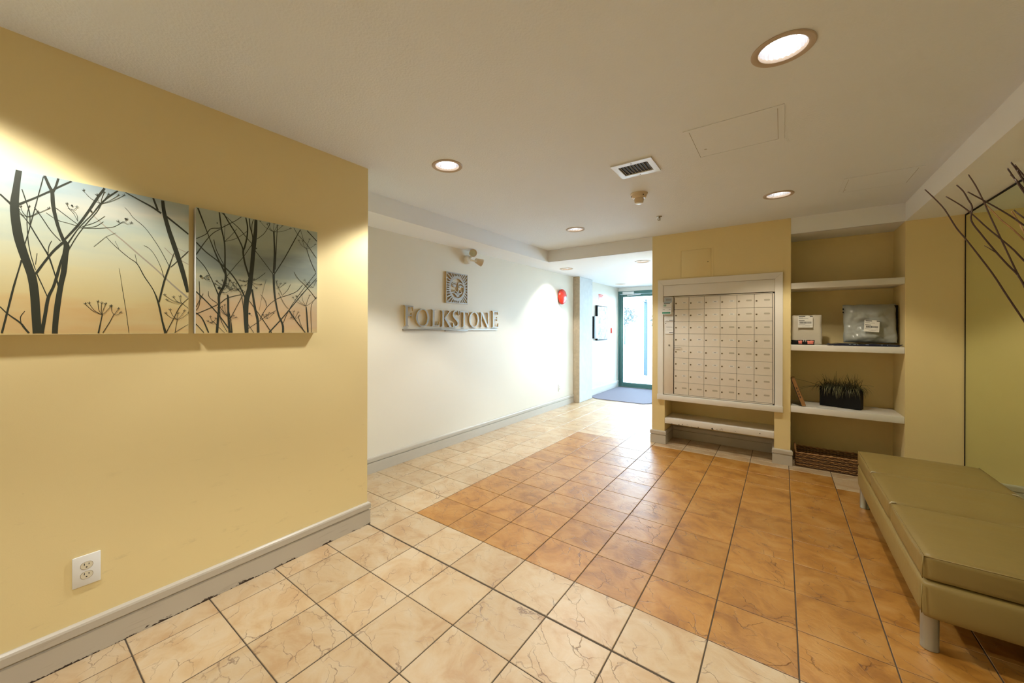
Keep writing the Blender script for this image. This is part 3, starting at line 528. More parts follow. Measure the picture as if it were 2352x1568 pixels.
# ------------------------------------------------------------------ pictures
ART1=[[0.065,1.922,7.6,0.059,1.856,8.6,0.055,1.794,11.0,0.058,1.734,11.8,0.065,1.674,12.3,0.077,1.615,11.8,0.089,1.567,11.4,0.097,1.53,11.8,0.103,1.473,11.8,0.107,1.389,11.8,0.11,1.322,11.8],[0.022,1.823,2.7,0.037,1.805,3.0,0.052,1.787,4.8],[0.197,1.922,2.7,0.172,1.898,3.0,0.138,1.864,3.0,0.108,1.835,3.0,0.081,1.811,3.4,0.064,1.796,4.2],[0.023,1.419,1.9,0.04,1.394,2.3,0.069,1.362,2.7,0.079,1.343,3.0,0.09,1.323,3.0],[0.071,1.362,1.5,0.07,1.384,1.5,0.08,1.405,1.1],[0.027,1.323,2.7,0.038,1.392,2.7,0.053,1.489,2.7,0.066,1.56,2.3,0.072,1.593,2.7],[0.077,1.639,1.5,0.084,1.678,1.7,0.093,1.729,1.7,0.1,1.772,1.7,0.11,1.833,1.7,0.124,1.917,1.7],[0.127,1.922,3.8,0.138,1.887,4.6,0.146,1.864,5.3,0.148,1.826,5.7,0.152,1.789,5.3,0.161,1.739,4.9,0.173,1.694,5.3,0.184,1.666,8.4,0.181,1.631,8.4,0.177,1.565,8.0,0.169,1.508,7.6,0.161,1.434,8.4,0.156,1.369,8.0,0.154,1.321,8.0],[0.162,1.922,3.0,0.155,1.888,3.0,0.148,1.865,3.8],[0.175,1.677,4.2,0.15,1.639,3.8,0.127,1.593,3.4,0.105,1.544,3.8],[0.178,1.687,3.0,0.214,1.751,3.8,0.242,1.811,3.8,0.267,1.871,4.2,0.29,1.921,3.8],[0.184,1.666,2.7,0.208,1.723,1.9,0.226,1.758,1.9,0.254,1.805,1.9,0.277,1.851,2.7,0.303,1.89,2.7,0.33,1.922,2.7],[0.188,1.645,1.9,0.211,1.706,1.7,0.239,1.765,1.7,0.267,1.817,1.7,0.28,1.852,1.9],[0.22,1.743,1.1,0.261,1.749,1.1,0.293,1.758,1.1,0.32,1.769,1.1,0.346,1.795,1.1],[0.22,1.743,1.1,0.261,1.756,1.1,0.287,1.782,1.1],[0.226,1.749,1.1,0.264,1.775,1.1,0.291,1.806,1.1],[0.22,1.748,1.0,0.19,1.754,1.0,0.159,1.761,1.0,0.131,1.782,1.0],[0.214,1.755,1.3,0.19,1.776,1.3,0.155,1.807,1.3],[0.214,1.768,1.0,0.202,1.797,1.0,0.187,1.815,1.0],[0.214,1.768,0.8,0.211,1.794,0.8,0.197,1.811,0.8],[0.121,1.322,5.3,0.129,1.39,4.9,0.137,1.458,4.6,0.15,1.502,3.8,0.16,1.55,4.2,0.168,1.594,3.4,0.178,1.635,4.2],[0.136,1.458,1.9,0.122,1.504,1.9,0.108,1.548,2.3],[0.164,1.503,3.0,0.153,1.553,2.3,0.138,1.616,2.7,0.122,1.655,2.3,0.1,1.706,2.3,0.089,1.732,1.9,0.073,1.758,1.5,0.064,1.764,1.1],[0.105,1.561,1.5,0.095,1.609,1.5,0.088,1.658,1.5,0.085,1.715,1.5,0.084,1.756,1.5],[0.092,1.723,1.9,0.09,1.774,1.9,0.08,1.821,1.9,0.072,1.855,1.7],[0.168,1.681,1.7,0.144,1.714,1.7,0.121,1.76,1.7,0.102,1.796,1.7],[0.136,1.624,1.3,0.138,1.654,1.3,0.145,1.677,1.1],[0.105,1.581,1.1,0.109,1.624,1.0],[0.49,1.319,5.3,0.478,1.374,3.4,0.464,1.454,3.4,0.446,1.513,2.3,0.416,1.569,2.3,0.392,1.622,1.9,0.365,1.645,1.3,0.334,1.675,1.3,0.31,1.702,1.1,0.295,1.722,1.1],[0.392,1.622,1.0,0.385,1.662,0.8],[0.334,1.678,0.8,0.322,1.708,0.8],[0.295,1.722,0.8,0.259,1.674,0.8],[0.295,1.722,0.8,0.325,1.744,0.6],[0.466,1.459,3.0,0.477,1.52,3.4,0.487,1.567,3.4,0.501,1.619,3.0,0.509,1.65,1.9,0.519,1.688,1.5],[0.483,1.571,1.3,0.473,1.615,1.1,0.454,1.663,1.1,0.434,1.694,1.0,0.414,1.706,1.0],[0.503,1.624,1.5,0.473,1.691,1.3,0.446,1.741,1.3,0.416,1.786,1.3,0.379,1.82,1.1,0.366,1.841,1.0,0.352,1.857,0.8],[0.507,1.622,1.9,0.542,1.665,1.9,0.574,1.707,1.7],[0.478,1.92,6.1,0.484,1.864,7.6,0.5,1.792,8.6,0.521,1.719,9.5,0.542,1.645,9.5,0.559,1.574,8.7,0.571,1.512,5.7],[0.354,1.922,2.3,0.401,1.9,3.0,0.442,1.881,3.8,0.473,1.861,4.2],[0.492,1.851,4.2,0.533,1.819,3.8,0.574,1.786,3.4],[0.445,1.922,3.8,0.461,1.873,3.8],[0.273,1.321,2.7,0.279,1.362,2.3,0.284,1.397,1.9],[0.286,1.323,1.3,0.304,1.362,1.5,0.319,1.4,1.1],[0.366,1.323,1.1,0.357,1.411,1.0,0.346,1.5,1.0,0.339,1.561,0.6,0.334,1.595,0.6],[0.492,1.322,1.9,0.518,1.385,1.9,0.542,1.443,1.7,0.574,1.484,1.5],[0.522,1.321,1.5,0.551,1.344,1.3,0.574,1.36,1.1],[0.532,1.383,1.3,0.524,1.324,1.3],[0.55,1.459,1.1,0.574,1.436,1.1],[0.28,1.854,1.0,0.251,1.868,1.0,0.229,1.894,1.0],[0.28,1.854,1.0,0.271,1.865,1.0,0.267,1.887,1.0],[0.28,1.854,1.0,0.281,1.872,1.0,0.288,1.902,1.0],[0.28,1.854,1.0,0.288,1.87,1.0,0.301,1.898,1.0],[0.28,1.854,1.0,0.303,1.872,1.0,0.332,1.903,1.0],[0.28,1.854,1.0,0.312,1.874,1.0,0.349,1.907,1.0],[0.225,1.897,0.8,0.229,1.894,1.3,0.234,1.899,0.8],[0.262,1.889,0.8,0.267,1.887,1.3,0.272,1.891,0.8],[0.283,1.904,0.8,0.288,1.902,1.3,0.293,1.906,0.8],[0.297,1.9,0.8,0.301,1.898,1.3,0.307,1.902,0.8],[0.327,1.905,0.8,0.332,1.903,1.3,0.337,1.907,0.8],[0.344,1.91,0.8,0.349,1.907,1.3,0.354,1.912,0.8],[0.23,1.894,1.1,0.23,1.902,1.0],[0.268,1.886,1.1,0.268,1.895,1.0],[0.289,1.901,1.1,0.289,1.91,1.0],[0.302,1.897,1.1,0.302,1.906,1.0],[0.332,1.902,1.1,0.333,1.91,1.0],[0.349,1.907,1.1,0.35,1.915,1.0],[0.085,1.756,1.0,0.073,1.761,1.0,0.064,1.776,1.0],[0.085,1.756,1.0,0.075,1.768,1.0,0.069,1.789,1.0],[0.085,1.756,1.0,0.085,1.77,1.0,0.089,1.794,1.0],[0.085,1.756,1.0,0.097,1.762,1.0,0.11,1.779,1.0],[0.085,1.756,1.0,0.109,1.773,1.0,0.138,1.8,1.0],[0.06,1.778,0.8,0.064,1.776,1.3,0.068,1.779,0.8],[0.065,1.792,0.8,0.069,1.789,1.3,0.073,1.793,0.8],[0.085,1.797,0.8,0.089,1.794,1.3,0.093,1.798,0.8],[0.107,1.781,0.8,0.11,1.779,1.3,0.115,1.782,0.8],[0.134,1.803,0.8,0.138,1.8,1.3,0.142,1.804,0.8],[0.064,1.775,1.1,0.065,1.783,1.0],[0.07,1.789,1.1,0.07,1.796,1.0],[0.089,1.794,1.1,0.09,1.801,1.0],[0.111,1.778,1.1,0.111,1.786,1.0],[0.139,1.8,1.1,0.139,1.807,1.0],[0.284,1.397,1.0,0.257,1.413,1.0,0.235,1.44,1.0],[0.284,1.397,1.0,0.262,1.414,1.0,0.246,1.443,1.0],[0.284,1.397,1.0,0.274,1.418,1.0,0.271,1.451,1.0],[0.284,1.397,1.0,0.281,1.415,1.0,0.282,1.445,1.0],[0.284,1.397,1.0,0.286,1.414,1.0,0.294,1.443,1.0],[0.284,1.397,1.0,0.294,1.409,1.0,0.309,1.432,1.0],[0.23,1.443,0.8,0.235,1.44,1.3,0.24,1.443,0.8],[0.241,1.446,0.8,0.246,1.443,1.3,0.251,1.446,0.8],[0.267,1.454,0.8,0.271,1.451,1.3,0.276,1.454,0.8],[0.278,1.448,0.8,0.282,1.445,1.3,0.288,1.448,0.8],[0.289,1.446,0.8,0.294,1.443,1.3,0.299,1.446,0.8],[0.304,1.436,0.8,0.309,1.432,1.3,0.314,1.435,0.8],[0.235,1.439,1.1,0.236,1.447,1.0],[0.246,1.442,1.1,0.247,1.45,1.0],[0.272,1.45,1.1,0.272,1.458,1.0],[0.283,1.444,1.1,0.283,1.452,1.0],[0.295,1.442,1.1,0.295,1.45,1.0],[0.31,1.431,1.1,0.31,1.44,1.0],[0.319,1.4,1.0,0.313,1.412,1.0,0.311,1.435,1.0],[0.319,1.4,1.0,0.324,1.406,1.0,0.333,1.424,1.0],[0.319,1.4,1.0,0.329,1.398,1.0,0.339,1.408,1.0],[0.306,1.438,0.8,0.311,1.435,1.3,0.316,1.438,0.8],[0.328,1.427,0.8,0.333,1.424,1.3,0.338,1.427,0.8],[0.335,1.411,0.8,0.339,1.408,1.3,0.345,1.411,0.8],[0.311,1.434,1.1,0.312,1.442,1.0],[0.333,1.423,1.1,0.334,1.431,1.0],[0.34,1.407,1.1,0.341,1.415,1.0],[0.532,1.383,1.0,0.509,1.391,1.0,0.489,1.41,1.0],[0.532,1.383,1.0,0.516,1.398,1.0,0.505,1.426,1.0],[0.532,1.383,1.0,0.531,1.391,1.0,0.534,1.411,1.0],[0.532,1.383,1.0,0.543,1.396,1.0,0.559,1.423,1.0],[0.532,1.383,1.0,0.551,1.391,1.0,0.574,1.413,1.0],[0.484,1.414,0.8,0.489,1.41,1.3,0.496,1.413,0.8],[0.5,1.43,0.8,0.505,1.426,1.3,0.512,1.429,0.8],[0.528,1.415,0.8,0.534,1.411,1.3,0.541,1.415,0.8],[0.553,1.427,0.8,0.559,1.423,1.3,0.566,1.426,0.8],[0.569,1.417,0.8,0.574,1.413,1.3,0.574,1.416,0.8],[0.49,1.409,1.1,0.491,1.418,1.0],[0.506,1.425,1.1,0.507,1.434,1.0],[0.535,1.41,1.1,0.535,1.42,1.0],[0.56,1.422,1.1,0.56,1.431,1.0],[0.574,1.412,1.1,0.574,1.421,1.0],[0.55,1.459,1.0,0.52,1.459,1.0,0.493,1.471,1.0],[0.55,1.459,1.0,0.515,1.47,1.0,0.485,1.493,1.0],[0.55,1.459,1.0,0.532,1.466,1.0,0.517,1.485,1.0],[0.55,1.459,1.0,0.544,1.468,1.0,0.542,1.489,1.0],[0.488,1.475,0.8,0.493,1.471,1.3,0.5,1.474,0.8],[0.48,1.497,0.8,0.485,1.493,1.3,0.492,1.497,0.8],[0.512,1.489,0.8,0.517,1.485,1.3,0.524,1.489,0.8],[0.536,1.493,0.8,0.542,1.489,1.3,0.549,1.493,0.8],[0.494,1.47,1.1,0.494,1.479,1.0],[0.486,1.492,1.1,0.486,1.501,1.0],[0.518,1.484,1.1,0.519,1.493,1.0],[0.543,1.488,1.1,0.543,1.498,1.0],[0.195,1.826,1.5,0.198,1.826,4.2,0.201,1.827,1.5],[0.248,1.817,1.5,0.251,1.817,4.2,0.254,1.818,1.5],[0.351,1.808,1.5,0.354,1.809,4.2,0.358,1.81,1.5],[0.346,1.795,0.8,0.338,1.788,0.8,0.33,1.792,0.8],[0.346,1.795,0.8,0.351,1.796,0.8,0.358,1.808,0.8],[0.346,1.795,0.8,0.359,1.789,0.8,0.372,1.794,0.8],[0.325,1.795,0.8,0.33,1.792,1.3,0.336,1.796,0.8],[0.353,1.81,0.8,0.358,1.808,1.3,0.363,1.812,0.8],[0.367,1.797,0.8,0.372,1.794,1.3,0.378,1.798,0.8],[0.331,1.791,1.1,0.331,1.8,1.0],[0.358,1.807,1.1,0.359,1.815,1.0],[0.373,1.793,1.1,0.373,1.802,1.0],[0.197,1.811,0.8,0.189,1.815,0.8,0.184,1.829,0.8],[0.197,1.811,0.8,0.204,1.811,0.8,0.211,1.823,0.8],[0.18,1.832,0.8,0.184,1.829,1.3,0.189,1.833,0.8],[0.207,1.825,0.8,0.211,1.823,1.3,0.216,1.827,0.8],[0.185,1.829,1.1,0.185,1.836,1.0],[0.211,1.822,1.1,0.212,1.83,1.0]]
ART1G=[[0.251,1.808,1.5,0.293,1.763,2.3,0.344,1.717,2.7,0.397,1.664,3.0,0.454,1.608,3.0,0.513,1.544,3.4,0.572,1.486,3.8],[0.485,1.708,1.9,0.521,1.673,2.3,0.574,1.644,2.3],[0.521,1.719,1.1,0.554,1.704,1.9,0.574,1.697,1.9]]
